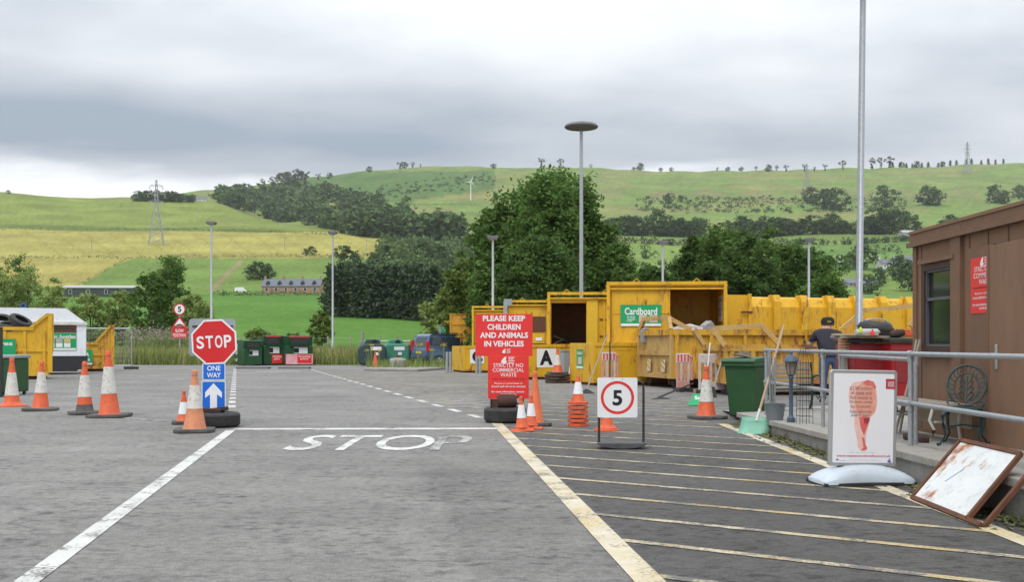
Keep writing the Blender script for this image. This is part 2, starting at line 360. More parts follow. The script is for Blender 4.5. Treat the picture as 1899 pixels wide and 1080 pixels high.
# ------------------------------------------------------------------ asphalt yard
def asphalt_mat():
    m = bpy.data.materials.new('asphalt'); m.use_nodes = True; nt = m.node_tree; N = nt.nodes; L = nt.links; b = N['Principled BSDF']
    b.inputs['Roughness'].default_value = .85; b.inputs['Specular IOR Level'].default_value = .3
    tc = N.new('ShaderNodeTexCoord'); V = tc.outputs['Object']
    def nz(s, d=5, r=.65, st=(1,1,1)):
        mp = N.new('ShaderNodeMapping'); mp.inputs['Scale'].default_value = st; L.new(V, mp.inputs[0])
        n = N.new('ShaderNodeTexNoise'); n.inputs['Scale'].default_value = s; n.inputs['Detail'].default_value = d; n.inputs['Roughness'].default_value = r
        L.new(mp.outputs[0], n.inputs['Vector']); return n.outputs['Fac']
    def rg(v, a, c, t0, t1):
        n = N.new('ShaderNodeMapRange'); L.new(v, n.inputs['Value'])
        for k, q in (('From Min',a),('From Max',c),('To Min',t0),('To Max',t1)): n.inputs[k].default_value = q
        return n.outputs[0]
    def mt(op, a, c):
        n = N.new('ShaderNodeMath'); n.operation = op
        for i, v in enumerate((a, c)):
            if isinstance(v, (int, float)): n.inputs[i].default_value = v
            else: L.new(v, n.inputs[i])
        return n.outputs[0]
    sp = N.new('ShaderNodeSeparateXYZ'); L.new(V, sp.inputs[0]); X, Y = sp.outputs['X'], sp.outputs['Y']
    # a younger, darker lay of tarmac to the right of a wandering joint
    wob = mt('MULTIPLY', mt('SUBTRACT', nz(1.1, 4), .5), .5)
    line = mt('ADD', mt('ADD', X, mt('MULTIPLY', Y, .155)), mt('ADD', wob, -.62))
    new = mt('MULTIPLY', rg(line, -.06, .10, 0, 1), rg(Y, 14, 10, 0, 1))
    base = rg(nz(.30, 5), .3, .7, .16, .235)
    base = mt('MULTIPLY', base, rg(nz(.9, 6, .6, (1, 2.2, 1)), .3, .7, .86, 1.12))
    base = mt('MULTIPLY', base, rg(new, 0, 1, 1.0, .84))
    bay = mt('ADD', mt('ADD', X, mt('MULTIPLY', Y, .09)), mt('ADD', mt('MULTIPLY', wob, .3), -1.20))
    bay = mt('MULTIPLY', rg(bay, -.03, .12, 0, 1), rg(Y, 30, 13, 0, 1))
    base = mt('MULTIPLY', base, rg(bay, 0, 1, 1.0, .50))
    base = mt('MULTIPLY', base, rg(nz(15, 4, .65, (1, 1.4, 1)), .34, .66, .80, 1.16))
    smud = mt('MULTIPLY', rg(nz(6.5, 7, .74, (1, 1.5, 1)), .50, .62, 0, 1), rg(nz(.8, 3), .38, .58, .35, 1))
    base = mt('MULTIPLY', base, rg(smud, 0, 1, 1.09, .50))
    base = mt('MULTIPLY', base, rg(nz(80, 4, .85), .3, .7, .5, 1.55))
    vor = N.new('ShaderNodeTexVoronoi'); vor.inputs['Scale'].default_value = 60; L.new(V, vor.inputs['Vector'])
    chip = rg(vor.outputs['Distance'], .0, .16, 1, 0); ch2 = mt('MULTIPLY', chip, rg(nz(23, 2), .55, .62, 0, 1))
    base = mt('ADD', base, mt('MULTIPLY', ch2, .10))
    dv = N.new('ShaderNodeVectorMath'); dv.operation = 'ADD'; wn = N.new('ShaderNodeTexNoise'); wn.inputs['Scale'].default_value = 1.7; wn.inputs['Detail'].default_value = 4; L.new(V, wn.inputs['Vector'])
    L.new(V, dv.inputs[0]); L.new(wn.outputs['Color'], dv.inputs[1])
    ck = N.new('ShaderNodeTexVoronoi'); ck.feature = 'DISTANCE_TO_EDGE'; ck.inputs['Scale'].default_value = .28; L.new(dv.outputs[0], ck.inputs['Vector'])
    crack = mt('MULTIPLY', rg(ck.outputs['Distance'], .002, .0075, 1, 0), rg(nz(.5, 2), .48, .58, 0, 1))
    base = mt('MULTIPLY', base, rg(crack, 0, 1, 1, .72))
    oil = mt('MULTIPLY', rg(nz(1.9, 3, .5), .64, .72, 0, 1), rg(nz(.35, 2), .45, .6, 0, 1)); base = mt('MULTIPLY', base, rg(oil, 0, 1, 1, .68))
    cb = N.new('ShaderNodeCombineColor'); L.new(base, cb.inputs[0]); L.new(mt('MULTIPLY', base, .968), cb.inputs[1]); L.new(mt('MULTIPLY', base, .915), cb.inputs[2])
    # yellow grit and blown straw lying in the hatched bay
    gr = mt('MULTIPLY', rg(nz(30, 6, .8), .60, .66, 0, 1), mt('MULTIPLY', rg(X, .4, 1.6, 0, 1), rg(nz(.9, 4), .45, .65, 0, 1)))
    mx = N.new('ShaderNodeMix'); mx.data_type = 'RGBA'; L.new(mt('MULTIPLY', gr, .6), mx.inputs[0]); L.new(cb.outputs[0], mx.inputs[6]); mx.inputs[7].default_value = (.34,.24,.08,1)
    L.new(mx.outputs[2], b.inputs['Base Color'])
    bp = N.new('ShaderNodeBump'); bp.inputs['Strength'].default_value = .55; bp.inputs['Distance'].default_value = .012
    L.new(mt('ADD', nz(70, 4, .75), mt('MULTIPLY', smud, -.5)), bp.inputs['Height']); L.new(bp.outputs[0], b.inputs['Normal'])
    return m
ASPH = asphalt_mat()
def yard():
    o = MB().add([(-140,-140,0),(140,-140,0),(140,66.2,0),(-140,66.2,0)], [(0,1,2,3)]).build('ground', ASPH)
    tag(o, 'worn grey asphalt yard with a darker strip to the right', kind='structure')
yard()
def paint_mat(name, c, wear, tint=None):
    m = bpy.data.materials.new(name); m.use_nodes = True; nt = m.node_tree; N = nt.nodes; L = nt.links; b = N['Principled BSDF']
    b.inputs['Roughness'].default_value = .75; tc = N.new('ShaderNodeTexCoord')
    def nz(s, d, r=.7):
        n = N.new('ShaderNodeTexNoise'); n.inputs['Scale'].default_value = s; n.inputs['Detail'].default_value = d; n.inputs['Roughness'].default_value = r
        L.new(tc.outputs['Object'], n.inputs['Vector']); return n.outputs['Fac']
    def rg(v, a, c_):
        n = N.new('ShaderNodeMapRange'); n.inputs['From Min'].default_value = a; n.inputs['From Max'].default_value = c_; L.new(v, n.inputs['Value']); return n.outputs[0]
    def mx(f, A, B):
        n = N.new('ShaderNodeMix'); n.data_type = 'RGBA'; L.new(f, n.inputs[0])
        for i, q in ((6,A),(7,B)):
            if isinstance(q, tuple): n.inputs[i].default_value = (*q,1)
            else: L.new(q, n.inputs[i])
        return n.outputs[2]
    col = mx(rg(nz(3, 5), .35, .65), c, tuple(q*.82 for q in c))
    if tint: col = mx(rg(nz(1.1, 5), .46, .62), col, tint)
    w = N.new('ShaderNodeMath'); w.operation = 'MULTIPLY_ADD'; L.new(nz(38, 6, .8), w.inputs[0]); w.inputs[1].default_value = .5
    w2 = N.new('ShaderNodeMath'); w2.operation = 'MULTIPLY'; L.new(nz(2.6, 5), w2.inputs[0]); w2.inputs[1].default_value = .5; L.new(w2.outputs[0], w.inputs[2])
    L.new(mx(rg(w.outputs[0], .66-wear*.25, .70-wear*.22), col, (.13,.125,.115)), b.inputs['Base Color']); return m
PW = paint_mat('road_white', (.62,.62,.59), .56); PWW = paint_mat('road_white_faint', (.50,.50,.48), .86)
PC = paint_mat('road_cream', (.62,.56,.43), .60, (.52,.42,.22)); PCW = paint_mat('road_cream_worn', (.55,.47,.32), .74, (.40,.28,.09))
def strip(mb, p, q, w, z=.005, n=None):
    p = Vector((*p, 0)); q = Vector((*q, 0)); d = (q-p); k = n or max(1, int(d.length/.35)); s = Vector((-d.y, d.x, 0)).normalized()*w/2
    rnd = random.Random(int(p.x*997+q.y*131)); vs = []
    for i in range(k+1):
        c = p + d*i/k; j = rnd.uniform(-.06, .06)*w
        vs += [(c.x+s.x*(1+j), c.y+s.y*(1+j), z), (c.x-s.x*(1-j), c.y-s.y*(1-j), z)]
    mb.add(vs, [(2*i, 2*i+1, 2*i+3, 2*i+2) for i in range(k)])
def markings():
    def mark(mb, m, label): tag(mb.build('road_marking', m), label, kind='structure')
    a, b = gp(75,1062), gp(428,799); a = (a[0]-(b[0]-a[0])*.25, a[1]-(b[1]-a[1])*.25)
    m = MB(); strip(m, a, b, .135); mark(m, PW, 'long white diagonal line running up to the stop line')
    m = MB(); strip(m, gp(432,797), gp(932,796), .30); mark(m, PW, 'white stop line across the lane')
    m = MB(); strip(m, gp(205,773), gp(345,786), .12); mark(m, PWW, 'thin white line between the cones on the left')
    d0, d1 = (-.52, 17.2), (-9.5, 48.7)
    e0 = gp(1216,1092); e1 = gp(921,786)
    m = MB(); strip(m, e0, e1, .165, .0055); mark(m, PC, 'broad cream diagonal line edging the hatched bay')
    m = MB()
    for a, b, n in ((gp(430,757), (-14.0, 51.8), 19), (d0, d1, 19)):
        A = Vector(a); B = Vector(b); u = (B-A).normalized(); L = (B-A).length
        t = 0
        while t < L:
            strip(m, A+u*t, A+u*min(t+.8, L), .14, n=2); t += 1.6
    mark(m, PW, 'two receding rows of white lane dashes')
    m = MB(); strip(m, (3.22, 5.0), (3.26, 15.9), .15, .0055); mark(m, PC, 'cream line along the foot of the ramp wall')
    m = MB(); u = Vector((.842, -.54)).normalized(); A = Vector(e0); B = Vector(e1); L = (B-A).length; k = 0
    while True:
        Y = 5.55 + k*1.0; k += 1
        if Y > 15.9: break
        t = (Y - A.y)/(B.y-A.y); p = A + (B-A)*t; ln = (3.18 - p.x)/u.x; q = p + u*ln
        if q.y < 3.2: q = p + u*((3.2-p.y)/u.y)
        strip(m, p + u*.09, q, .085, .0048)
    mark(m, PCW, 'parallel worn cream hatch stripes in the near bay')
    m = MB(); A = Vector(d0); B = Vector(d1)
    for k in range(24):
        p = A + (B-A)*(k+.3)/24; ln = 8.5 if p.y > 20 else (3.1-p.x)/u.x
        strip(m, p + u*.15, p + u*ln, .10, .0048)
    mark(m, PCW, 'faint cream hatch stripes in the far bays')
    # STOP on the lane, the last letter mostly worn away
    def road(s, x0, x1, y0, y1, mm, lab):
        V, P = text_data(s, .008); mb = MB().add([(x0+(x1-x0)*a, y0+(y1-y0)*b, .006) for a, b, _ in V], P); o = mb.build('road_lettering', mm); tag(o, lab, kind='structure')
    road('STO', -2.72, -.98, 11.95, 13.95, PW, 'white letters S T O painted on the lane')
    road('P', -.97, -.52, 11.95, 13.95, PWW, 'worn letter P ending the painted word')
    m = MB(); strip(m, gp(300,705), gp(385,703), .5); mark(m, PWW, 'faint white bar beyond the stop sign')
    m = MB()
    for q in (gp(512,690),): strip(m, (q[0]-.9, q[1]), (q[0]+.9, q[1]+.8), .4)
    mark(m, PW, 'short white arrow head between the speed cushions')
markings()
# ------------------------------------------------------------------ ramp and wall on the right
def ramp_z(Y): return .30 - .016*(min(max(Y, 5), 16) - 7.3)
def ramp():
    t = thing('ramp_wall', 'raised concrete ramp edged with coping slabs below the brown cabin', 'ramp', (0,0,0))
    ys = [4.2, 6, 8, 10, 12, 14, 16.2]; v = []; f = []
    for y in ys: v += [(3.6,y,-.02),(3.6,y,ramp_z(y)-.07),(14,y,ramp_z(y)-.07)]
    for i in range(len(ys)-1):
        a = 3*i; f += [(a,a+3,a+4,a+1),(a+1,a+4,a+5,a+2)]
    n = 3*(len(ys)-1); f += [(n,n+1,n+2,n+2)[:3]]
    v += [(14,16.2,-.02),(14,4.2,-.02)]; f += [(n,n+2,n+1)[::1], (n, len(v)-2, n+2), (0,1,2), (0,2,len(v)-1)]
    MB().add(v, f).build('wall', CONC, t)
    y = 4.3; k = 0
    while y < 16.1:
        l = min(.9, 16.2-y); z0, z1 = ramp_z(y), ramp_z(y+l); g = .008; j = random.Random(k).uniform(-.006,.006); k += 1
        MB().add([(3.55+j,y+g,z0-.07),(3.92,y+g,z0-.07),(3.92,y+l-g,z1-.07),(3.55+j,y+l-g,z1-.07),(3.55+j,y+g,z0),(3.92,y+g,z0),(3.92,y+l-g,z1),(3.55+j,y+l-g,z1)],
                 [(0,3,2,1),(4,5,6,7),(0,1,5,4),(1,2,6,5),(2,3,7,6),(3,0,4,7)]).build('coping_slab', COPE, t, bevel=.008); y += l
    m = MB(); ys2 = ys + [16.2]
    for a, b in zip(ys[:-1], ys[1:]):
        m.add([(3.93,a,ramp_z(a)-.005),(14,a,ramp_z(a)-.005),(14,b,ramp_z(b)-.005),(3.93,b,ramp_z(b)-.005)], [(0,1,2,3)])
    m.build('paving', CONC, t)
    y = 16.2; z = ramp_z(16.2)-.006
    MB().add([(3.6,16.2,z),(16,16.2,z),(16,27,0.008),(3.9,19,0.008)], [(0,1,2,3)]).build('upper_apron', CONC, t)
    # moss and grit gathered along the foot
    rng = np.random.default_rng(5); V = []; Q = []
    for i in range(2600):
        y = rng.uniform(5, 16); x = 3.6 - abs(rng.normal(0, .12)) - .01; s = rng.uniform(.008, .03); a = rng.uniform(0, 6.3); h = rng.uniform(.004, .02)
        b = len(V); V += [(x+s*math.cos(a),y+s*math.sin(a),.006),(x-s*math.sin(a),y+s*math.cos(a),h+.006),(x-s*math.cos(a),y-s*math.sin(a),.006)]; Q.append((b,b+1,b+2))
    for i in range(420):
        c = rng.integers(0, 14); y = 5.5 + c*.78 + rng.normal(0,.12); x = 3.56 - abs(rng.normal(0,.04)); h = rng.uniform(.03,.12); a = rng.uniform(0,6.3); b = len(V)
        V += [(x-.004,y,.004),(x+.004,y+.004,.004),(x+math.cos(a)*h*.6-.02,y+math.sin(a)*h*.6,h)]; Q.append((b,b+1,b+2))
    o = np_mesh('litter_and_moss', np.array(V), np.array(Q), mat('moss_litter', (.16,.13,.06), .95, c2=(.08,.12,.03), scale=1.5, island=.4), t); o['kind'] = 'stuff'
ramp()
def railing():
    t = thing('handrail', 'galvanised tube handrail with two rails along the ramp edge', 'railing', (0,0,0))
    X = 3.87; r = .024; top, mid = 1.15, .67
    yA, yB = 15.6, 3.4
    MB().tube([(X,yA,top),(X,yB,top)], r, 12).build('top_rail', GALV, t, smooth=True)
    MB().tube([(X,yA,mid),(X,yB,mid)], r, 12).build('middle_rail', GALV, t, smooth=True)
    for y in (15.6, 12.75, 9.95, 7.1):
        MB().tube([(X,y,ramp_z(y)-.03),(X,y,top)], r, 12).build('post', GALV, t, smooth=True)
        for z in (top, mid): MB().tube([(X,y-.05,z),(X,y+.05,z)], .033, 12).tube([(X,y,z-.075),(X,y,z-.02)], .033, 12).build('clamp', GALV, t, smooth=True)
    t2 = thing('handrail', 'second lower galvanised handrail running back behind the poster stand', 'railing', (0,0,0))
    p, q = Vector((4.02,10.2,0)), Vector((4.45,13.9,0))
    for z in (1.09, .62): MB().tube([p+Vector((0,0,z)), q+Vector((0,0,z))], .022, 12).build('rail', GALV, t2, smooth=True)
    for c in (p, q): MB().tube([c+Vector((0,0,.2)), c+Vector((0,0,1.09))], .022, 12).tube([c+Vector((0,0,1.03)), c+Vector((0,0,1.12))], .031, 12).build('post', GALV, t2, smooth=True)
railing()
def cabin():
    t = thing('site_cabin', 'brown portable site cabin with a window and an open door', 'cabin', (4.80, 12.2, ramp_z(12.2)-.02), 0)
    # local: x to the right (depth of the cabin), y runs along the wall towards -Y (y = -distance from the far corner)
    H = 2.22
    def P(d): return d - 12.2                 # depth -> local y
    w0, w1, z0, z1 = P(11.92), P(11.08), .96, 1.95
    wall = MB(); L = -8.5
    wall.box(0,.08,w1,w1+(0-w1),0,z0); wall.box(0,.08,w1,0,z1,H); wall.box(0,.08,-.28+0,0,z0,z1) if w0 > -.28 else wall.box(0,.08,w0,0,z0,z1)
    wall.box(0,.08,L,w1,0,H); wall.box(.08,3,-.08,0,0,H); wall.box(.08,3,L,L+.08,0,H)
    wall.build('wall', BRN, t)
    for y in [i*-.42 - .2 for i in range(8)]:
        if not (w0 - .03 > y > w1): bx('panel_joint', mat('joint_dark', (.10,.06,.04), .8), t, -.005, -.0007, y-.009, y+.009, .07, H-.03)
    fr = MB(); a, b = w1, max(w0, -.28)
    fr.box(-.03,.03,a,a+.06,z0,z1).box(-.03,.03,b-.06,b,z0,z1).box(-.03,.03,a+.06,b-.06,z1-.06,z1).box(-.03,.03,a+.06,b-.06,z0,z0+.06)
    win = fr.build('window', mat('window_brown', (.06,.03,.02), .6), t)
    s = MB(); s.box(-.012,.02,a+.06,b-.06,1.54,1.575).box(-.012,.02,a+.06,a+.09,z0+.06,z1-.06).box(-.012,.02,b-.09,b-.06,z0+.06,z1-.06).box(-.012,.02,a+.09,b-.09,z0+.06,z0+.085).box(-.012,.02,a+.09,b-.09,z1-.085,z1-.06)
    s.build('sash', mat('sash_grey', (.10,.10,.11), .5), win)
    bx('pane', GLASS, win, .024, .03, a+.06, b-.06, z0+.06, z1-.06)
    bx('head_trim', BRN2, t, -.06, -.0005, a-.05, b+.06, z1+.02, z1+.07)
    bx('sill', BRN2, t, -.07, -.0005, a-.05, b+.06, z0-.05, z0-.01)
    bx('corner_trim', BRN2, t, -.025, .1, -.09, .012, 0, H-.001)
    c0, c1 = P(11.12), P(10.88); bx('cover_post', BRN2, t, -.045, -.0011, c1, c0, -.2, H+.10)
    rf = MB().prism([(-.04,H+.001),(3.2,H+.001),(3.2,H+.2),(-.04,H+.15)], L-.2, .06).build('roof', BRN2, t)
    bx('gutter', BRN2, rf, -.075, -.0415, L-.2, .09, H-.025, H+.03); bx('flashing', BRN, rf, -.055, -.0412, L-.2, .07, H+.13, H+.165)
    y0, y1 = P(10.64), P(10.0); sw = y0-y1
    pan = bx('door_surround', BRN2, t, -.03, -.001, P(10.15), P(10.74), .02, 2.04)
    sg = MB().box(-.036,-.031,y1,y0,1.36,1.93).build('notice', NRED, t)
    red_notice_text(sg, Matrix.Translation((-.0375, (y0+y1)/2, 1.645)) @ Matrix.Rotation(R(-90), 4, 'Z'), sw, .57)
    dr = bx('door', BRN, t, -.075, -.04, P(9.20), P(10.17), .04, 2.02, bevel=.004)
    bx('door_edge', BRN2, dr, -.083, -.0745, P(10.185), P(10.145), .04, 2.02)
    hd = MB().box(-.09,-.0748,P(9.98)-.022,P(9.98)+.022,.80,1.04).build('handle_plate', mat('steel', (.62,.63,.64), .3, .8), dr, bevel=.004)
    MB().tube([(-.085,P(9.98),.95),(-.13,P(9.98),.95),(-.13,P(9.98)-.14,.95)], .010, 10).build('handle', mat('steel', (.62,.63,.64), .3, .8), dr, smooth=True)
    # plinth boards
    bx('skirt', BRN2, t, -.012, -.0008, P(10.8), -.10, .0, .06)
def red_notice_text(parent, M, w, h, white=None):
    wm = WHT; dk = mat('maroon_print', (.22,.01,.012), .5)
    rows = [('STRICTLY NO', .79, .74, .09, wm, .004), ('COMMERCIAL', .675, .78, .09, wm, .004), ('WASTE', .56, .40, .09, wm, .004),
            ('Except Recycling by Permit Only', .455, .82, .05, dk, .015), ('Physical or verbal abuse of', .35, .70, .048, wm, .015),
            ('Council staff will not be tolerated', .28, .84, .048, wm, .015), ('for more information contact :', .155, .84, .05, wm, .015), ('01349 886603', .085, .38, .042, wm, .015)]
    for s, c, ww, hh, mm, bo in rows:
        V, P = text_data(s, bo)
        MB(M).add([((a-.5)*w*ww, 0, (c-.5)*h + (b-.5)*h*hh) for a, b, _ in V], P).build('lettering', mm, parent)
    emblem(parent, M, -.06*w, .42*h, .13*h)
def emblem(parent, M, cx, cz, s):             # white hand-like flame with three lines of small print
    e = MB(M).prism([(cx-s*.9,cz-s*.55),(cx-s*.25,cz-s*.75),(cx+s*.25,cz-s*.35),(cx-s*.05,cz-s*.15),(cx+s*.1,cz+s*.6),(cx-s*.3,cz+s*.5),(cx-s*.8,cz-s*.1)][::-1], -.0005, .0)
    for i in range(4): e.box(cx+s*.45, cx+s*(1.6-.2*(i%2)), -.0005, 0, cz+s*(.45-.34*i)-s*.07, cz+s*(.45-.34*i)+s*.07)
    e.build('emblem', WHT, parent)
cabin()
# ------------------------------------------------------------------ traffic cones, tyres, signs
def cone(x, row, H, label, body=None, sleeve=None, base='square', bw=.5, bands=((.0,.38,'o'),(.38,.74,'w'),(.74,1.0,'o')), rb=None, basemat=None, rz=.3, d=None, z=0, lean=0):
    X, Y = gp(x, row) if d is None else (px(x, d), d)
    t = thing('traffic_cone', label, 'traffic cone', (X, Y, z), rz, 'traffic cones standing about the yard')
    if lean: t.rotation_euler[1] = lean
    body = body or CORG; sleeve = sleeve or SLEEVE; rb = rb or H*.155; rt = H*.035; bt = .055 if base != 'flare' else .03
    def rad(u): return rb + (rt-rb)*u
    for i, (a, b, k) in enumerate(bands):
        z0, z1 = bt + (H-bt)*a, bt + (H-bt)*b; e = .004 if k == 'w' else 0; m = {'o': body, 'w': sleeve, 'k': RUBG}[k]
        prof = [(rad(a)+e, z0), (rad(b)+e, z1)]
        if b >= 1: prof = [(rad(a), z0), (rt+.004, z1-.09*H), (rt+.012, z1-.085*H), (rt+.010, z1-.02*H), (rt-.006, z1), (.004, z1-.001)]
        if i == 0: prof = [(rad(a)+.02, z0)] + [(rad(a)+.004, z0+.02)] + prof[1:]
        MB().lathe(prof, 28).build('sleeve' if k == 'w' else 'cone_body', m, t, smooth=True)
    if base == 'square':
        b = bw/2; c = b*.3; poly = [(-b+c,-b),(b-c,-b),(b,-b+c),(b,b-c),(b-c,b),(-b+c,b),(-b,b-c),(-b,-b+c)]
        MB().slab(poly, .004, .055).build('base', basemat or RUBG, t, bevel=.012)
    elif base == 'flare':
        MB().lathe([(bw/2,.0),(bw/2,.022),(bw*.42,.03),(rb+.05,.045),(rb+.004,.085)], 28).build('base', basemat or body, t, smooth=True)
    elif base == 'sq_orange':
        b = bw/2; MB().slab([(-b,-b),(b,-b),(b,b),(-b,b)], .0, .022).lathe([(b*.92,.022),(rb+.02,.05),(rb+.003,.09)], 4, Matrix.Rotation(R(45),4,'Z')).build('base', basemat or body, t, bevel=.006)
    return t
cone(22, 754, .98, 'orange traffic cone with a wide flared orange base beside the small green bin', base='flare', bw=.60, bands=((0,.20,'o'),(.20,.68,'w'),(.68,1,'o')))
cone(75, 762, .93, 'traffic cone with white sleeve and black base, second from the left', lean=.03, bw=.60, bands=((0,.32,'o'),(.32,.76,'w'),(.76,1,'o')))
cone(157, 769, .94, 'traffic cone whose foot is black rubber, third from the left', bw=.52, bands=((0,.14,'k'),(.14,.29,'o'),(.29,.72,'w'),(.72,1,'o')), rz=.55)
cone(203, 774, 1.14, 'tallest traffic cone on the left with a grimy white sleeve', lean=-.02, bw=.66, bands=((0,.32,'o'),(.32,.74,'w'),(.74,1,'o')), rb=.165, rz=.1)
cone(341, 787, .52, 'small clean traffic cone half hidden behind the faded one', bw=.36, bands=((0,.22,'o'),(.22,.62,'w'),(.62,1,'o')), sleeve=SLEEVEN, rb=.10)
cone(361, 802, .88, 'sun-faded pale orange traffic cone in front of the blue arrow sign', body=CFAD, bw=.54, bands=((0,.34,'o'),(.34,.74,'w'),(.74,1,'o')), rb=.15, rz=.2)
cone(968, 800, .50, 'small bright traffic cone on a square orange base before the red notices', lean=-.03, base='sq_orange', bw=.33, sleeve=SLEEVEN, bands=((0,.30,'o'),(.30,.72,'w'),(.72,1,'o')), rb=.085, rz=.1)
cone(985, 796, .50, 'small bright traffic cone tucked behind the other small one', base='sq_orange', bw=.33, sleeve=SLEEVEN, bands=((0,.30,'o'),(.30,.72,'w'),(.72,1,'o')), rb=.085, rz=-.1)
cone(992, 790, .83, 'tall plain orange traffic cone without sleeve beside the red notices', body=mat('cone_plain', (.68,.17,.06), .6, c2=(.56,.13,.05), scale=6, dirt=.4), bw=.46, bands=((0,1,'o'),), rb=.125, rz=.2)
cone(1310, 777, .88, 'traffic cone on two stacked black bases near the green wheelie bin', bw=.54, bands=((0,.28,'o'),(.28,.72,'w'),(.72,1,'o')), rb=.15, rz=.2)
cone(1125, 800, .50, 'small traffic cone behind the white speed limit board', base='flare', bw=.36, bands=((0,.35,'o'),(.35,.7,'w'),(.7,1,'o')), rb=.10, sleeve=SLEEVEN)
_x, _y = gp(1310, 777)
t = thing('cone_base', 'loose black cone base under the cone near the wheelie bin', 'cone base', (_x+.03, _y+.03, -.048), .6)
MB().slab([(-.28,-.18),(-.18,-.28),(.18,-.28),(.28,-.18),(.28,.18),(.18,.28),(-.18,.28),(-.28,.18)], .05, .10).build('rubber_slab', RUBG, t, bevel=.012)
# stack of nested small cones
_x, _y = gp(1072, 791)
for k in range(6):
    z = k*.066
    t = thing('traffic_cone', 'top cone of the nested stack, white sleeve showing' if k == 5 else ['lowest','second','third','fourth','fifth'][k]+' orange cone from the ground in the nested stack left of the speed board', 'traffic cone', (_x, _y, z), .1+k*.35, 'nested stack of small cones')
    b = .148; n = 8
    MB().slab([(b*(1+.10*(i%2))*math.cos(2*math.pi*i/12), b*(1+.10*(i%2))*math.sin(2*math.pi*i/12)) for i in range(12)], 0, .045).build('base', CORG, t, bevel=.006)
    if k == 5:
        MB().lathe([(.11,.045),(.09,.10),(.075,.16)], 24).build('cone_body', CORG, t, smooth=True)
        MB().lathe([(.079,.16),(.045,.34)], 24).build('sleeve', SLEEVEN, t, smooth=True)
        MB().lathe([(.042,.34),(.025,.43),(.004,.432)], 24).build('cone_tip', CORG, t, smooth=True)
# cone on worn bases by the letter A
for k in range(3):
    t = thing('cone_base', ['lowest', 'middle', 'top'][k]+' brown rubber base of the pile by the letter A', 'cone base', (px(1034,32.6), 32.6, k*.10), .2+k*.3)
    MB().slab([(-.36,-.22),(-.22,-.36),(.22,-.36),(.36,-.22),(.36,.22),(.22,.36),(-.22,.36),(-.36,.22)], 0.002, .085).build('rubber_slab', mat('brown_rubber', (.09,.05,.035), .85, c2=(.05,.035,.03), scale=6), t, bevel=.02)
cone(1034, 0, .78, 'worn traffic cone on a pile of bases by the letter A', d=32.6, z=.30, bw=.6, bands=((0,.3,'o'),(.3,.75,'w'),(.75,1,'o')), rb=.16)
cone(1058, 0, .62, 'small cone leaning by the grey cabinet near the letter A', d=33.4, z=0, bw=.3, bands=((0,.4,'o'),(.4,.8,'w'),(.8,1,'o')), rb=.1, base='flare')
cone(696, 0, .75, 'small orange cone on the weedy kerb island', d=50, z=.12, bw=.36, bands=((0,1,'o'),), rb=.14, base='flare')
def tyre(loc, ro, w, label, tilt=(0,0,0), group=None, name='car_tyre'):
    ri = ro*.60; h = w/2
    p = [(ri,-h*.80),(ri+.02,-h*.95),(ro*.80,-h),(ro*.93,-h*.88),(ro,-h*.62)]
    for c in (-.42,-.14,.14,.42): p += [(ro,h*(c-.05)),(ro-.010,h*(c-.045)),(ro-.010,h*(c+.045)),(ro,h*(c+.05))]
    p += [(ro,h*.62),(ro*.93,h*.88),(ro*.80,h),(ri+.02,h*.95),(ri,h*.80),(ri+.015,h*.6),(ro*.86,h*.5),(ro*.88,0),(ro*.86,-h*.5),(ri+.015,-h*.6)]
    o = MB().lathe(p, 40, None, True).build(name, RUB, None, smooth=True, loc=loc, rot=tilt); return tag(o, label, 'tyre', group)
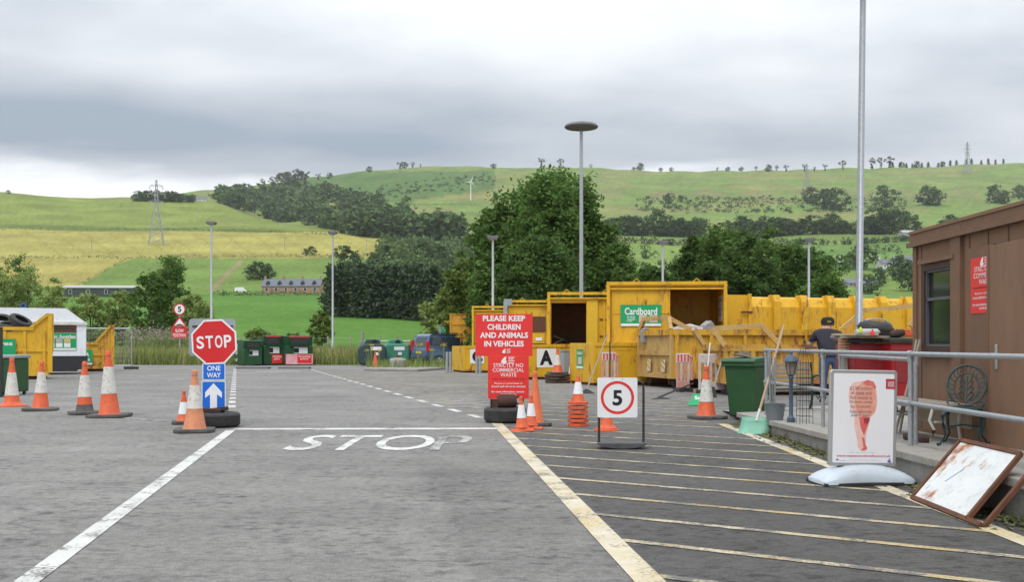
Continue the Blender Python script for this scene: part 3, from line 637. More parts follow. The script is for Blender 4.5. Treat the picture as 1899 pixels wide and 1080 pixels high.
def stop_sign():
    d = 15.5; X = px(397, d)
    tyre((px(402,15.35), 15.4, .115), .33, .22, 'car tyre weighing down the foot of the STOP sign')
    t = thing('stop_sign', 'red octagonal STOP sign with blue one way plates and grey back panel', 'road sign', (X, d, 0), R(2))
    k = d/F
    def zz(y): return pz(y, d)
    MB().tube([(.0,.10,.03),(.0,.10,zz(600))], .03, 12).build('pole', GALV, t, smooth=True)
    MB().prism(rrect(-49*k, 37*k, zz(661), zz(591), .06), .075, .082).build('back_panel', GREYB, t)
    bx('channel', DARK, t, -42*k,-20*k,.06,.0745,zz(607),zz(604)); bx('channel', DARK, t, 20*k,33*k,.06,.0745,zz(607),zz(604))
    c = zz(634.5); r = .36; A = R(3)
    def octo(r_): return [(r_*math.cos(R(22.5+45*i)+A), c + r_*math.sin(R(22.5+45*i)+A)) for i in range(8)][::-1]
    MB().prism(octo(.365), .0, .012).build('plate', WHT, t)
    MB().prism(octo(.338), -.003, -.0006).build('red_face', SRED, t)
    for s, cx in (('S',-.205),('T',-.07),('O',.07),('P',.205)): text(t, s, cx-.0, c+cx*math.sin(A), .112, .19, WHT, -.0045, .02, rot=A)
    zo0, zo1 = zz(705.5), zz(674)
    ow = MB().prism(rrect(-21.5*k, 20.5*k, zo0, zo1, .02), .005, .012).build('one_way_plate', WHT, t)
    MB().prism(rrect(-20*k, 19*k, zo0+.012, zo1-.012, .014), .002, .0045).build('blue_face', SBLU, ow)
    text(ow, 'ONE', -.5*k, zo0+(zo1-zo0)*.70, .20, .076, WHT, .0008, .02); text(ow, 'WAY', -.5*k, zo0+(zo1-zo0)*.29, .21, .076, WHT, .0008, .02)
    za0, za1 = zz(769), zz(707)
    ar = MB().prism(rrect(-23*k, 21*k, za0, za1, .02), .005, .012).build('arrow_plate', WHT, t)
    MB().prism(rrect(-21.5*k, 19.5*k, za0+.012, za1-.012, .014), .002, .0045).build('blue_face', SBLU, ar)
    h = za1-za0; x0 = -1*k
    MB().prism([(x0-.052,za0+.05*h),(x0-.052,za0+.60*h),(x0-.125,za0+.49*h),(x0-.125,za0+.66*h),(x0,za0+.93*h),(x0+.125,za0+.66*h),(x0+.125,za0+.49*h),(x0+.052,za0+.60*h),(x0+.052,za0+.05*h)], -.0005, .0018).build('arrow', WHT, ar)
    for i, (a, b, yy, zh, rr) in enumerate(((-.02,.26,-.12,.05,.25),(.05,.34,.10,.05,-.4))):
        o = MB().box(-.16,.16,-.05,.05,0,.06).build('timber_block', mat('wet_wood', (.07,.035,.03), .8, c2=(.04,.025,.02)), None, loc=(X+a+.02,d+yy-.12,.226), rot=(0,rr*.3,rr), bevel=.01)
        tag(o, ['dark timber block wedged in the left of the stop sign tyre','dark timber block wedged in the right of the stop sign tyre'][i], 'timber')
stop_sign()
def red_notices():
    d = 16.5; X = px(937, d); k = d/F
    tyre((px(937,16.4), 16.3, .125), .34, .24, 'car tyre under the two red notices')
    t = thing('notice_stand', 'two red council notices on a post standing in a tyre', 'notice', (X, d, 0), R(-1))
    def zz(y): return pz(y, d)
    MB().box(-.03,.03,.02,.07,.05,zz(560)).build('post', GALV, t)
    z0, z1 = zz(661), zz(583); w = 106*k; up = MB().box(-w/2-.02, w/2-.02, 0, .012, z0, z1).build('upper_notice', NRED, t)
    for s, ww, c in (('PLEASE KEEP',.74,.90),('CHILDREN',.58,.695),('AND ANIMALS',.84,.50),('IN VEHICLES',.69,.295)):
        text(up, s, -.02, z0+(z1-z0)*c, w*ww, .092, WHT, -.002, .032)
    emblem(up, Matrix.Translation((-.02,-.002,0)), .02, z0+.085, .055)
    z2, z3 = zz(740), zz(660.5); w2 = 76*k
    lo = MB().box(.02-w2/2+.03, .02+w2/2+.03, -.004, .008, z2, z3-.006).build('lower_notice', NRED, t)
    red_notice_text(lo, Matrix.Translation((.05,-.0055,(z2+z3)/2)), w2*.98, (z3-z2)*.97)
    mt = mat('dark_rust', (.075,.035,.022), .85, c2=(.04,.025,.02), scale=9)
    o = thing('scrap_motor', 'rusty scrap motor lying in the tyre under the red notices', 'scrap', (px(940,16.2), 16.2, .24), .1)
    MB().lathe([(.0,-.15),(.09,-.15),(.11,-.12),(.11,.12),(.09,.15),(.0,.15)], 16, Matrix.Translation((0,0,.10)) @ Matrix.Rotation(R(90),4,'Y')).build('housing', mt, o, smooth=True)
    MB().box(-.26,-.15,-.09,-.07,-.02,.14).box(-.26,-.24,-.09,.05,-.02,.14).build('bracket', mt, o)
    MB().lathe([(.05,-.02),(.075,-.02),(.075,.02),(.05,.02)], 18, Matrix.Translation((.19,-.05,.12)) @ Matrix.Rotation(R(90),4,'X'), True).build('ring', DARK, o, smooth=True)
red_notices()
def speed_board():
    d = 12.2; k = d/F; X = px(1151, d); t = thing('speed_sign', 'white square 5 mile limit board on a black tube stand', 'road sign', (X, d, 0), R(-2))
    def zz(y): return pz(y, d)
    w = 74*k; x0 = -43*k; x1 = x0+w; z0, z1 = zz(775), zz(701); cx = (x0+x1)/2; cz = (z0+z1)/2
    MB().prism(rrect(x0,x1,z0,z1,.02), 0, .010).build('plate', WHT, t)
    ring(.198, .165, cx, cz, -.002).build('red_ring', NRED, t)
    text(t, '5', cx, cz-.003, .115, .185, BLK, -.002, .03)
    MB().tube([(x0+.02,.035,.06),(x0+.02,.035,zz(712)),(x0+.05,.035,zz(708)),(x1+.03,.035,zz(708)),(x1+.07,.035,zz(712)),(x1+.075,.035,zz(722)),(x1+.075,.035,.06)], .015, 10).build('frame', DARK, t, smooth=True)
    for q in (-.02,.02):
        MB().tube([(cx+q*3,-.004,z1-.02),(cx+q*3,.02,z1+.02)], .003, 6).build('cable_tie', DARK, t)
    n = 14; xc = (x0+.02+x1+.075)/2; r = (x1+.075-x0-.02)/2+.03
    MB().prism([(xc-r,.075),(xc+r,.075)]+[(xc+r*math.cos(math.pi*i/n*1.0), .075-.07*math.sin(math.pi*i/n)) for i in range(1,n)], -.12, .18).build('rubber_foot', mat('foot_rubber', (.05,.053,.058), .7, c2=(.09,.09,.09), scale=8), t, bevel=.006)
speed_board()
def hump_sign():
    d = 62; k = d/F; X = px(333, d); t = thing('hump_sign', 'pole with 5 limit disc, hump triangle and slow pedestrians plate', 'road sign', (X, d, 0))
    def zz(y): return pz(y, d)
    MB().tube([(0,.05,0),(0,.05,zz(566))], .045, 10).build('pole', GALV, t, smooth=True)
    c = zz(574); dd = disc(.36, 0, c, -.002).build('disc', WHT, t); ring(.36, .29, 0, c, -.006).build('red_ring', SRED, t); text(t, '5', 0, c, .22, .34, BLK, -.008, .03)
    za, zb = zz(606.5), zz(587); MB().prism([(-.46,za),(0,zb),(.46,za)], -.004, .01).build('triangle', SRED, t)
    MB().prism([(-.32,za+.07),(0,zb-.14),(.32,za+.07)], -.008, -.005).build('white_face', WHT, t); MB().prism([(-.26,za+.085),(-.14,za+.15),(0,za+.175),(.14,za+.15),(.26,za+.085)], -.012, -.009).build('hump_symbol', BLK, t)
    z0, z1 = zz(627), zz(608); pl = MB().box(-14*k,14*k,-.004,.01,z0,z1).build('plate', SRED, t); ring
    text(pl, 'SLOW', 0, z0+(z1-z0)*.70, .50, .20, WHT, -.007, .02); text(pl, 'PEDESTRIANS', 0, z0+(z1-z0)*.26, .80, .20, WHT, -.007, .01)
hump_sign()
def poster():
    d = 9.15; X = px(1597, d); t = thing('poster_stand', 'grey framed poster about meat and fish waste on a pale wheeled base', 'poster stand', (X, d, 0), R(7))
    w, z0, z1 = .63, .155, 1.015; lean = .02
    M = Matrix.Rotation(R(1.2), 4, 'Y') 
    b = MB(M); b.prism(rrect(-w/2, w/2, z0, z1, .03), -.018, .018); bd = b.build('frame', mat('alu_frame', (.52,.53,.53), .35, .6, c2=(.46,.47,.47)), t, bevel=.006)
    pp = mat('poster_paper', (.80,.80,.83), .35, c2=(.77,.77,.80), coat=.2)
    MB(M).prism(rrect(-w/2+.032, w/2-.032, z0+.032, z1-.032, .012), -.0215, -.0185).build('paper', pp, bd)
    # the meat: overlapping flat printed shapes
    def blob(pts, m, y): MB(M).prism([(a*w-.5*w, z0+c*(z1-z0)) for a, c in pts][::-1], y, y+.0006).build('print', m, bd)
    pk = [mat('meat%d' % i, c, .4, c2=c3, scale=14) for i, (c, c3) in enumerate((((.72,.27,.19),(.78,.42,.33)), ((.62,.07,.08),(.70,.22,.18)), ((.80,.60,.54),(.80,.42,.36)), ((.30,.03,.06),(.42,.06,.09))))]
    blob([(.30,.62),(.27,.72),(.28,.82),(.34,.87),(.46,.885),(.58,.89),(.66,.86),(.685,.78),(.70,.68),(.68,.58),(.62,.52),(.54,.50),(.44,.50),(.36,.54)], pk[2], -.0225)
    blob([(.37,.60),(.36,.72),(.39,.82),(.47,.87),(.58,.88),(.655,.84),(.68,.74),(.69,.65),(.66,.56),(.58,.51),(.47,.51)], pk[0], -.0232)
    blob([(.47,.875),(.55,.90),(.64,.88),(.675,.83),(.66,.80),(.60,.84),(.53,.84)], pk[1], -.0239)
    blob([(.36,.52),(.37,.40),(.41,.28),(.42,.20),(.47,.16),(.55,.165),(.57,.19),(.54,.22),(.54,.32),(.58,.43),(.60,.51),(.50,.53)], pk[2], -.0228)
    blob([(.43,.51),(.46,.40),(.51,.32),(.55,.40),(.59,.50),(.52,.52)], pk[1], -.0239)
    blob([(.50,.50),(.51,.45),(.56,.44),(.585,.47),(.59,.51)], pk[3], -.0245)
    blob([(.48,.30),(.515,.30),(.53,.24),(.56,.185),(.53,.17),(.47,.165),(.505,.20)], pk[1], -.0239)
    ink = mat('poster_ink', (.26,.19,.20), .5)
    def tx(s, cx, cz, ww, hh, m, bo=.0):
        V, P = text_data(s, bo); MB(M).add([((cx-.5)*w+(a-.5)*ww*w, -.0252, z0+cz*(z1-z0)+(c-.5)*hh) for a, c, _ in V], P).build('lettering', m, bd)
    for s, c, ww in (('£130 million',.812,.34),('of meat and',.764,.32),('fish waste is',.716,.33),('thrown away',.668,.36),('by Scottish',.620,.31),('households',.572,.33),('every year',.524,.29)): tx(s, .455, c, ww*.97, .031, ink)
    tx('Get a slice of the savings at', .5, .145, .40, .013, mat('poster_grey', (.45,.42,.44), .5)); tx('www.wasteawarelovefood.org.uk', .51, .108, .80, .026, mat('poster_red', (.55,.05,.08), .5), .015)
    tx('For more information on reducing', .5, .073, .40, .009, mat('poster_grey', (.45,.42,.44), .5)); tx('food waste please visit the website above or call us', .5, .057, .56, .009, mat('poster_grey', (.45,.42,.44), .5))
    lb = mat('poster_red', (.55,.05,.08), .5); MB(M).box(.33*w-.005,.33*w+.085,-.0235,-.0225,z1-.165,z1-.075).build('logo_patch', lb, bd)
    tx('LOVE', .898, .873, .09, .022, WHT, .02); tx('FOOD', .898, .843, .09, .022, WHT, .02)
    pu = mat('poster_violet', (.15,.12,.42), .5); blob([(.86,.05),(.90,.085),(.915,.08),(.90,.06),(.93,.055),(.91,.038)], pu, -.0235); blob([(.10,.06),(.14,.062),(.14,.075),(.11,.078)], pu, -.0235); tx('zero waste', .19, .062, .08, .008, pu)
    for x in (-.20, .22): MB(M).lathe([(.032,.10),(.032,.16)], 16, Matrix.Translation((x,.0,0))).build('spring_post', DARK, t, smooth=True)
    # moulded base: a low saddle that runs out into two feet front and back
    bm = mat('base_plastic', (.52,.58,.64), .4, c2=(.46,.52,.58), scale=4, dirt=.12); n = 18; vs = []; fs = []
    for i in range(n+1):
        u = -1+2*i/n; x = u*.44; hh = .125*(1-abs(u)**2.4)**.8+.03; hw = .15+.09*abs(u)**1.5*(1-.55*max(0,abs(u)-.75)/.25)
        for a, zf in ((-1,.0),(-1,.45),(-.80,.86),(-.35,1),(.35,1),(.80,.86),(1,.45),(1,0)): vs.append((x, a*hw, .018+hh*zf))
    for i in range(n):
        for j in range(7): fs.append((8*i+j, 8*i+8+j, 8*i+9+j, 8*i+1+j))
    fs += [tuple(range(8)), tuple(8*n+j for j in range(8))[::-1]]
    o = MB().add(vs, fs).build('base', bm, t, smooth=True); s = o.modifiers.new('s', 'SUBSURF'); s.levels = 1; s.render_levels = 1
    MB().slab([(-.42,-.2),(.42,-.2),(.43,.2),(-.43,.2)], .002, .03).build('base_sole', DARK, t)
poster()
def leaning_panel():
    t = thing('metal_hoarding', 'rusty framed white metal panel leaning against the ramp wall', 'panel', (0,0,0))
    # corners taken on the real wall: foot on the asphalt, head on the coping
    A = Vector((*gp(1692, 928), .02)); B = Vector((*gp(1793, 970), .02)); d3 = 7.9; C = Vector((px(1893, 7.35), 7.35, pz(843, 7.35))); D = A + (C - B)
    nrm = (B-A).cross(D-A).normalized()
    if nrm.x > 0: nrm = -nrm
    def q(u, v, h=0): return A + (B-A)*u + (D-A)*v + nrm*h
    pm = mat('panel_white', (.68,.70,.69), .5, c2=(.56,.58,.57), scale=3, rust=.27, rscale=3.2, dirt=.4, rcol=(.20,.08,.03))
    P = [q(.03,.03,.004), q(.97,.03,.004), q(.97,.97,.004), q(.03,.97,.004)]; P2 = [p - nrm*.006 for p in P]
    MB().add(P+P2, [(0,1,2,3),(7,6,5,4),(0,4,5,1),(1,5,6,2),(2,6,7,3),(3,7,4,0)]).build('sheet', pm, t)
    m = MB()
    for a, b in (((0,0),(1.22,0)),((1,0),(1,1)),((1,1),(0,1)),((0,1),(0,0))): m.beam(q(*a), q(*b), .035, .03, up=nrm)
    m.build('frame', RUST, t)
    m = MB(); m.beam(q(1.2,0,-.03), q(1.2,.0,-.03)+(D-A)*.98+Vector((.03,.0,.02)), .035, .03, up=nrm); m.build('stay_bar', RUST, t)
    bs = mat('blue_streak', (.25,.38,.6), .5); MB().beam(q(.30,.36,.006), q(.42,.60,.006), .012, .002, up=nrm).build('blue_mark', bs, t)
leaning_panel()
def wheelie_bin(x, row, label, H=1.02, w=.54, rz=0, m=None):
    X, Y = gp(x, row); t = thing('wheelie_bin', label, 'wheelie bin', (X, Y, 0), rz); m = m or BIN
    b, c = w/2*.82, w/2; v = [(-b,-.22,.05),(b,-.22,.05),(b,.24,.05),(-b,.24,.05),(-c,-.32,H-.08),(c,-.32,H-.08),(c,.30,H-.08),(-c,.30,H-.08)]
    MB().add(v, [(0,3,2,1),(4,5,6,7),(0,1,5,4),(1,2,6,5),(2,3,7,6),(3,0,4,7)]).build('body', m, t, bevel=.03, seg=3)
    MB().box(-c-.03,c+.03,-.36,.33,H-.12,H-.06).build('rim', m, t, bevel=.012)
    MB().prismx([(-.38,H-.06),(.33,H-.06),(.36,H-.01),(.2,H+.035),(-.3,H+.01),(-.38,H-.03)], -c-.025, c+.025).build('lid', m, t, bevel=.012)
    MB().tube([(-c+.05,.37,H-.03),(c-.05,.37,H-.03)], .015).build('handle', m, t, smooth=True)
    for s in (-1,1):
        w_ = MB().lathe([(.0,-.025),(.09,-.03),(.1,-.02),(.1,.02),(.09,.03),(0,.025)], 22, Matrix.Translation((s*(b+.045),.26,.1)) @ Matrix.Rotation(R(90),4,'Y')).build('wheel', RUB, t, smooth=True)
    MB().tube([(-b-.05,.26,.1),(b+.05,.26,.1)], .012).build('axle', DARK, t)
    return t
wheelie_bin(1386, 778, 'green wheelie bin standing at the start of the ramp', H=1.0, w=.54, rz=R(-38))
# hat-like rag on the bin
X, Y = gp(1386, 778)
o = MB().lathe([(0,.10),(.08,.095),(.11,.05),(.12,.02),(.2,.0),(.21,.006),(.13,.03)], 20, Matrix.Rotation(R(12),4,'Y')).build('old_boot', mat('leather', (.11,.08,.055), .8, c2=(.20,.16,.11), scale=9), None, smooth=True, loc=(X-.06, Y-.05, 1.035)); o.scale = (1,.7,1)
o.name = 'crumpled_hat'; tag(o, 'crumpled brown hat lying on the lid of the green wheelie bin', 'hat')
def ramp_clutter():
    # snow pusher leaning on the rail end
    p0 = Vector((px(1403,14.3), 14.3, pz(782,14.3))); p1 = Vector((px(1454,14.9), 14.9, pz(603,14.9)))
    t = thing('snow_shovel', 'green snow shovel with a long wooden shaft leaning on the rail', 'shovel', (0,0,0))
    MB().tube([p0+(p1-p0)*.10, p1], [.018,.017], 10).build('shaft', TIMB, t, smooth=True); MB().tube([p0, p0+(p1-p0)*.12], .022, 10).build('socket', WHTD, t, smooth=True)
    u = (p1-p0).normalized(); s = Vector((.96,-.28,0)).normalized(); n = s.cross(u).normalized(); vs = []; fs = []
    for i in range(7):
        f_ = i/6; c = p0 - u*(.36*f_-.06) + n*(.10*(f_-.4)**2*2.0 - .02)
        for j in range(5): vs.append(c + s*(-.21+.105*j)); 
    for i in range(6):
        for j in range(4): fs.append((5*i+j, 5*i+j+1, 5*i+6+j, 5*i+5+j))
    o = MB().add(vs, fs).build('blade', mat('shovel_green', (.20,.46,.34), .5, c2=(.15,.36,.27), scale=8), t, smooth=True); q = o.modifiers.new('s', 'SOLIDIFY'); q.thickness = .008
    # bucket
    Yb = 14.2; zb = ramp_z(Yb)
    t = thing('bucket', 'grey bucket at the end of the rail holding thin canes', 'bucket', (px(1437,Yb), Yb, zb))
    MB().lathe([(.0,.0),(.11,.0),(.145,.23),(.150,.235),(.140,.23),(.105,.02),(0,.02)], 24).build('pail', mat('bucket_grey', (.20,.22,.24), .5), t, smooth=True)
    t = thing('cane_bundle', 'bundle of thin grey canes standing in the grey bucket', 'canes', (px(1432,14.2), 14.2, zb+.02)); r = random.Random(4)
    for i in range(9):
        a, b = r.uniform(-.07,.05), r.uniform(-.06,.06); MB().tube([(a*.7,b*.7,0),(a+r.uniform(-.03,.03),b,.90+r.uniform(-.1,.08))], .007, 6).build('cane', GALV, t)
    # lantern on a post
    Y = 13.7; z0 = ramp_z(Y); bl = mat('lantern_paint', (.07,.11,.15), .5, c2=(.05,.08,.11)); t = thing('lantern', 'old blue-grey garden lantern on a short post behind the rail', 'lantern', (px(1467,Y), Y, z0))
    MB().lathe([(.0,0),(.055,0),(.055,.06),(.035,.08),(.028,.1),(.026,.58),(.04,.60),(.03,.62),(.05,.64)], 16).build('post', bl, t, smooth=True)
    MB().lathe([(.05,.64),(.075,.82)], 6).build('glass', mat('old_glass', (.32,.24,.17), .3, c2=(.2,.16,.12)), t)
    m = MB()
    for i in range(6):
        a = 2*math.pi*i/6; m.beam((.052*math.cos(a),.052*math.sin(a),.64),(.078*math.cos(a),.078*math.sin(a),.82),.010)
    m.build('cage', bl, t); MB().lathe([(.115,.815),(.11,.83),(.05,.90),(.02,.91),(.022,.94),(0,.955)], 12).build('cap', bl, t, smooth=True)
    # wire obelisk
    Y = 13.4; z0 = ramp_z(Y); t = thing('plant_obelisk', 'thin wire plant obelisk standing beside the lantern', 'plant support', (px(1492,Y), Y, z0)); m = MB()
    for sx in (-1,0,1):
        for sy in (-1,1): m.tube([(sx*.085,sy*.085,0),(sx*.075,sy*.075,.8),(sx*.03,sy*.03,1.02),(0,0,1.10)], .0035, 5)
    for i in range(8): 
        z = .1+i*.1; m.tube([(-.085,-.085,z),(.085,-.085,z),(.085,.085,z),(-.085,.085,z),(-.085,-.085,z)], .003, 4)
    m.build('wire', DARK, t)
    # bench with iron ends
    Y = 17.2; X0 = px(1428,Y); t = thing('garden_bench', 'weathered slatted garden bench with green iron ends behind the rail', 'bench', (X0, Y, .10), R(8)); ir = mat('iron_green', (.03,.09,.06), .5, c2=(.05,.11,.07))
    for i in range(5): bx('back_slat', WOOD, t, 0, .84, .25+.03*i*.3, .27+.03*i*.3, .46+.075*i, .515+.075*i)
    for i in range(4): bx('seat_slat', WOOD, t, 0, .84, -.16+.10*i, -.08+.10*i, .40, .425)
    for x in (-.03, .85):
        m = MB().tube([(x,-.2,0),(x,-.17,.2),(x,-.15,.41),(x,-.18,.55),(x,-.1,.62),(x,.1,.61),(x,.22,.55),(x,.30,.82)], .022, 8).tube([(x,.32,0),(x,.24,.2),(x,.22,.41),(x,.24,.60)], .022, 8).tube([(x,-.15,.40),(x,.22,.40)], .018, 8).tube([(x,-.12,.30),(x,0,.22),(x,.12,.30),(x,.05,.37),(x,-.05,.34)], .012, 6); m.build('bench_end', ir, t, smooth=True)
    # plank bench against the cabin
    t = thing('plank_bench', 'grey plank bench with pale scrolled legs against the cabin', 'bench', (4.45, 11.0, ramp_z(11)), R(-88)); 
    for i in range(3): bx('seat_plank', WOOD, t, -1.0, .75, -.15+.11*i, -.05+.11*i, .36, .395)
    bx('lower_board', mat('old_board', (.40,.31,.22), .8), t, -.9, .6, .18, .20, .14, .28)
    for x in (-.7,.45): MB().tube([(x,-.16,0),(x,-.12,.12),(x,-.17,.22),(x,-.13,.36)], .016, 8).tube([(x,.16,0),(x,.13,.18),(x,.16,.36)], .016, 8).tube([(x,-.12,.2),(x,.14,.2)], .012, 8).build('leg', WHTD, t, smooth=True)
    for x in (-.55,.3,.55): MB().box(-.10,.10,-.05,.05,0,.07).build('log_foot', mat('wet_wood', (.07,.035,.03), .8), t, loc=(x,-.30,.0), bevel=.02)
    # thin laths leaning on the cabin corner
    for i, x in enumerate((1688, 1696)):
        d = 11.75+.1*i; a = Vector((px(x-8,d)-.12, d, ramp_z(d))); b = Vector((4.72, d+.1, 1.30))
        o = MB().beam(a, b, .03, .012).build('lath', WOOD, None); tag(o, ['left','right'][i]+' of two thin laths leaning on the cabin corner', 'lath')
ramp_clutter()
def iron_chair():
    ir = mat('chair_iron', (.012,.034,.04), .45, c2=(.02,.05,.05), scale=10); Y = 10.05
    t = thing('iron_chair', 'ornate dark green cast iron garden chair outside the cabin door', 'chair', (px(1787,Y), Y, ramp_z(Y)), R(-30)); t.scale = (.86,.86,.84) 
    zs = .43
    MB().lathe([(0,zs-.01),(.2,zs-.012),(.215,zs),(.2,zs+.012),(0,zs+.008)], 28).build('seat', ir, t, smooth=True)
    for sx in (-1,1):
        for sy in (-1,1):
            MB().tube([(sx*.13,sy*.13,zs),(sx*.20,sy*.20,zs-.08),(sx*.19,sy*.19,zs-.2),(sx*.17,sy*.17,.12),(sx*.22,sy*.22,.02),(sx*.245,sy*.245,.015)], [.02,.024,.016,.012,.014,.02], 8).build('leg', ir, t, smooth=True)
    MB().tube([(-.17,-.17,.2),(0,0,.24),(.17,.17,.2)], .008, 6).tube([(.17,-.17,.2),(0,0,.24),(-.17,.17,.2)], .008, 6).build('stretcher', ir, t)
    def Q(a, z): return (a, .19+.16*(z-zs)/.45+.0, z)   # leaning back plane
    out = [Q(.17*math.cos(R(a))*1.22, zs+.26+.235*math.sin(R(a))) for a in range(-60, 241, 12)]
    m = MB().tube(out, .015, 8); inn = [Q(.11*math.cos(R(a))*1.2, zs+.235+.165*math.sin(R(a))) for a in range(-70, 251, 12)]; m.tube(inn, .010, 8)
    for a in range(-40, 221, 16): m.tube([Q(.17*1.22*math.cos(R(a)), zs+.26+.235*math.sin(R(a))), Q(.135*1.2*math.cos(R(a+9)), zs+.245+.2*math.sin(R(a+9))), Q(.11*1.2*math.cos(R(a)), zs+.235+.165*math.sin(R(a)))], .007, 6)
    m.build('back_frame', ir, t, smooth=True); m = MB()
    m.tube([Q(0,zs+.02), Q(0,zs+.2), Q(0,zs+.36)], .012, 6)
    for k in range(4):
        for s in (-1,1):
            z = zs+.06+.07*k; m.tube([Q(0,z), Q(s*.05,z+.05), Q(s*(.085-.01*k),z+.10), Q(s*.05,z+.115)], .010, 6)
    for s in (-1,1): m.tube([Q(s*.17,zs), Q(s*.2,zs+.06), Q(s*.13,zs+.09), Q(s*.06,zs+.03), Q(0,zs+.02)], .012, 6)
    m.build('back_tracery', ir, t, smooth=True)
iron_chair()
# ------------------------------------------------------------------ yellow containers
RZ = R(16)
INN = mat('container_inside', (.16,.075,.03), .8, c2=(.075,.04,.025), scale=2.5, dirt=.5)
def green_sign(parent, x0, x1, z0, z1, y, lines, strip_=True, M=None):
    M = M or Matrix.Identity(4)
    s = MB(M).prism(rrect(x0,x1,z0,z1,.015), y-.008, y).build('green_sign', SGRN, parent)
    if strip_: MB(M).box(x0+.01,x1-.01,y-.011,y-.0085,z0+.01,z0+(z1-z0)*.13).build('white_strip', WHT, s)
    for st, cx, cz, w, h in lines:
        V, P = text_data(st, .02); MB(M).add([(x0+(x1-x0)*cx+(a-.5)*w, y-.0095, z0+(z1-z0)*cz+(b-.5)*h) for a, b, _ in V], P).build('lettering', WHT, s)
    return s
def container(label, x, d, W, H, op=None, door=None, roof=None, m=YEL, D=3.0, z0=0, posts=(), rails=2, gantry=True, zb=1.15):
    t = thing('waste_container', label, 'container', (px(x,d), d, 0), -math.atan2(x-949.5, F)*1.0, 'yellow waste containers in a stepped row'); rf = roof or H-.12; k = .06
    # front wall round the opening
    w = MB()
    if op:
        a, b, c, e = op; w.box(0,a,0,k,zb,rf); w.box(b,W,0,k,zb,rf); w.box(a,b,0,k,zb,c); w.box(a,b,0,k,e,rf)
    else: w.box(0,W,0,k,zb,rf)
    w.build('front_wall', m, t)
    bx('side_wall', m, t, 0, k, k, D, zb, rf); bx('side_wall', m, t, W-k, W, k, D, zb, rf)
    inner = INN if op and op[4:] == () else m
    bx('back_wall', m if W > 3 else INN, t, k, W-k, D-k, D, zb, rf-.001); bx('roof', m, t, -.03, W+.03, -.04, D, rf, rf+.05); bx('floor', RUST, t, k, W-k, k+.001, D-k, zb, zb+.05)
    if zb > .5: bx('chassis', YEL2, t, .12, W-.1, .9, D-.1, .0, zb-.07)
    if gantry:
        for q in (0, W-.10): bx('gantry_post', m, t, q, q+.10, -.20, -.08, zb-.1, H, bevel=.006)
        bx('gantry_rail', m, t, .10, W-.10, -.19, -.10, H-.10, H); bx('gantry_rail', m, t, .10, W-.10, -.17, -.11, H-.24, H-.19)
        for q in (.25, .75): 
            h = MB().beam((W*q-.11,-.14,H),(W*q,-.14,H+.09),.022).beam((W*q+.11,-.14,H),(W*q,-.14,H+.09),.022); h.build('lifting_eye', m, t)
    bx('bottom_rail', m, t, 0, W, -.06, -.001, zb-.06, zb+.06); bx('ledge', RUST, t, 0, W, -.05, -.002, zb+.065, zb+.10)
    if door:
        a, b = door; dr = bx('sliding_door', m, t, a, b, -.07, -.012, zb+.12, rf-.06, bevel=.006); n = rails
        for i in range(n+1):
            q = a+(b-a)*i/n; bx('door_rib', m, dr, max(a,q-.03), min(b,q+.03), -.095, -.0705, zb+.12, rf-.06)
        for z in (zb+.12, zb+(rf-zb)*.55, rf-.12): bx('door_rail', m, dr, a+.031, b-.031, -.09, -.0706, z, z+.05)
    for q in posts: bx('rib', m, t, q-.04, q+.04, -.05, -.0015, zb+.11, rf)
    return t
c5 = container('largest yellow container with a Cardboard sign and an open hopper', 1125, 31.4, 3.62, 3.14, (1.92,3.52,1.26,2.98), (.17,1.92), 3.0, D=3.2)
green_sign(c5, .42, 1.66, 1.78, 2.44, -.10, [('Cardboard', .5, .70, .98, .22), ('NO WAXED', .26, .43, .24, .05), ('Cardboard', .26, .33, .24, .05), ('or Paper', .22, .24, .18, .05)])
for q in (.98, 1.30): bx('picture', mat('sign_picture', (.62,.50,.44), .5, c2=(.45,.36,.33), scale=12), c5, q, q+.24, -.113, -.1085, 1.90, 2.13)
nt = bx('inner_notice', WHT, c5, 3.545, 3.5585, .55, 1.55, 1.95, 2.75)
M = Matrix.Translation((3.543, 1.05, 0)) @ Matrix.Rotation(R(-90), 4, 'Z')
for s, z, w in (('CARDBOARD', 2.62, .85), ('FOR', 2.46, .3), ('RECYCLING', 2.32, .7), ('NO OTHER WASTE', 2.16, .7)):
    V, P = text_data(s, .01); MB(M).add([((a-.5)*w, 0, z+(b-.5)*.09) for a, b, _ in V], P).build('lettering', BLK, nt)
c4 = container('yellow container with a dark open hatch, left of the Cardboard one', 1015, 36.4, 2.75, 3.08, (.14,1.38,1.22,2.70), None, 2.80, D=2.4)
bx('hatch_door', mat('door_yellow', (.72,.46,.03), .5, c2=(.64,.40,.03), dirt=.2), c4, 1.40, 1.78, -.09, -.01, 1.2, 2.84); 
for z in (1.5, 2.1): bx('latch_bar', RUST, c4, 1.85, 2.2, -.04, -.002, z, z+.04)
bx('rib', YEL, c4, 1.98, 2.05, -.05, -.0016, 1.25, 2.78)
green_sign(c4, 2.24, 2.70, 1.45, 2.1, -.02, [('L', .25, .5, .14, .3)], False)
c3 = container('closed yellow container behind the red notices', 935, 44, 3.1, 3.12, None, (.2,1.75), 2.86, D=2.4); bx('rust_patch', RUST, c3, 1.20, 1.78, -.1, -.0955, 1.75, 2.42); bx('white_tag', WHT, c3, 1.35, 1.62, -.1, -.0955, 1.38, 1.52)
c2 = container('yellow container second from the far end of the row', 875, 51, 3.0, 3.13, None, (.2,1.7), 2.85, D=2.4)
c1 = container('farthest orange ribbed container of the row', 834, 57, 2.6, 2.92, None, None, 2.86, ORNG, D=2.4, gantry=False, posts=(.06,1.3,2.5), zb=.2)
for z in (.9, 1.6, 2.3): bx('rail', ORNG, c1, .101, 2.459, -.045, -.0015, z, z+.08)
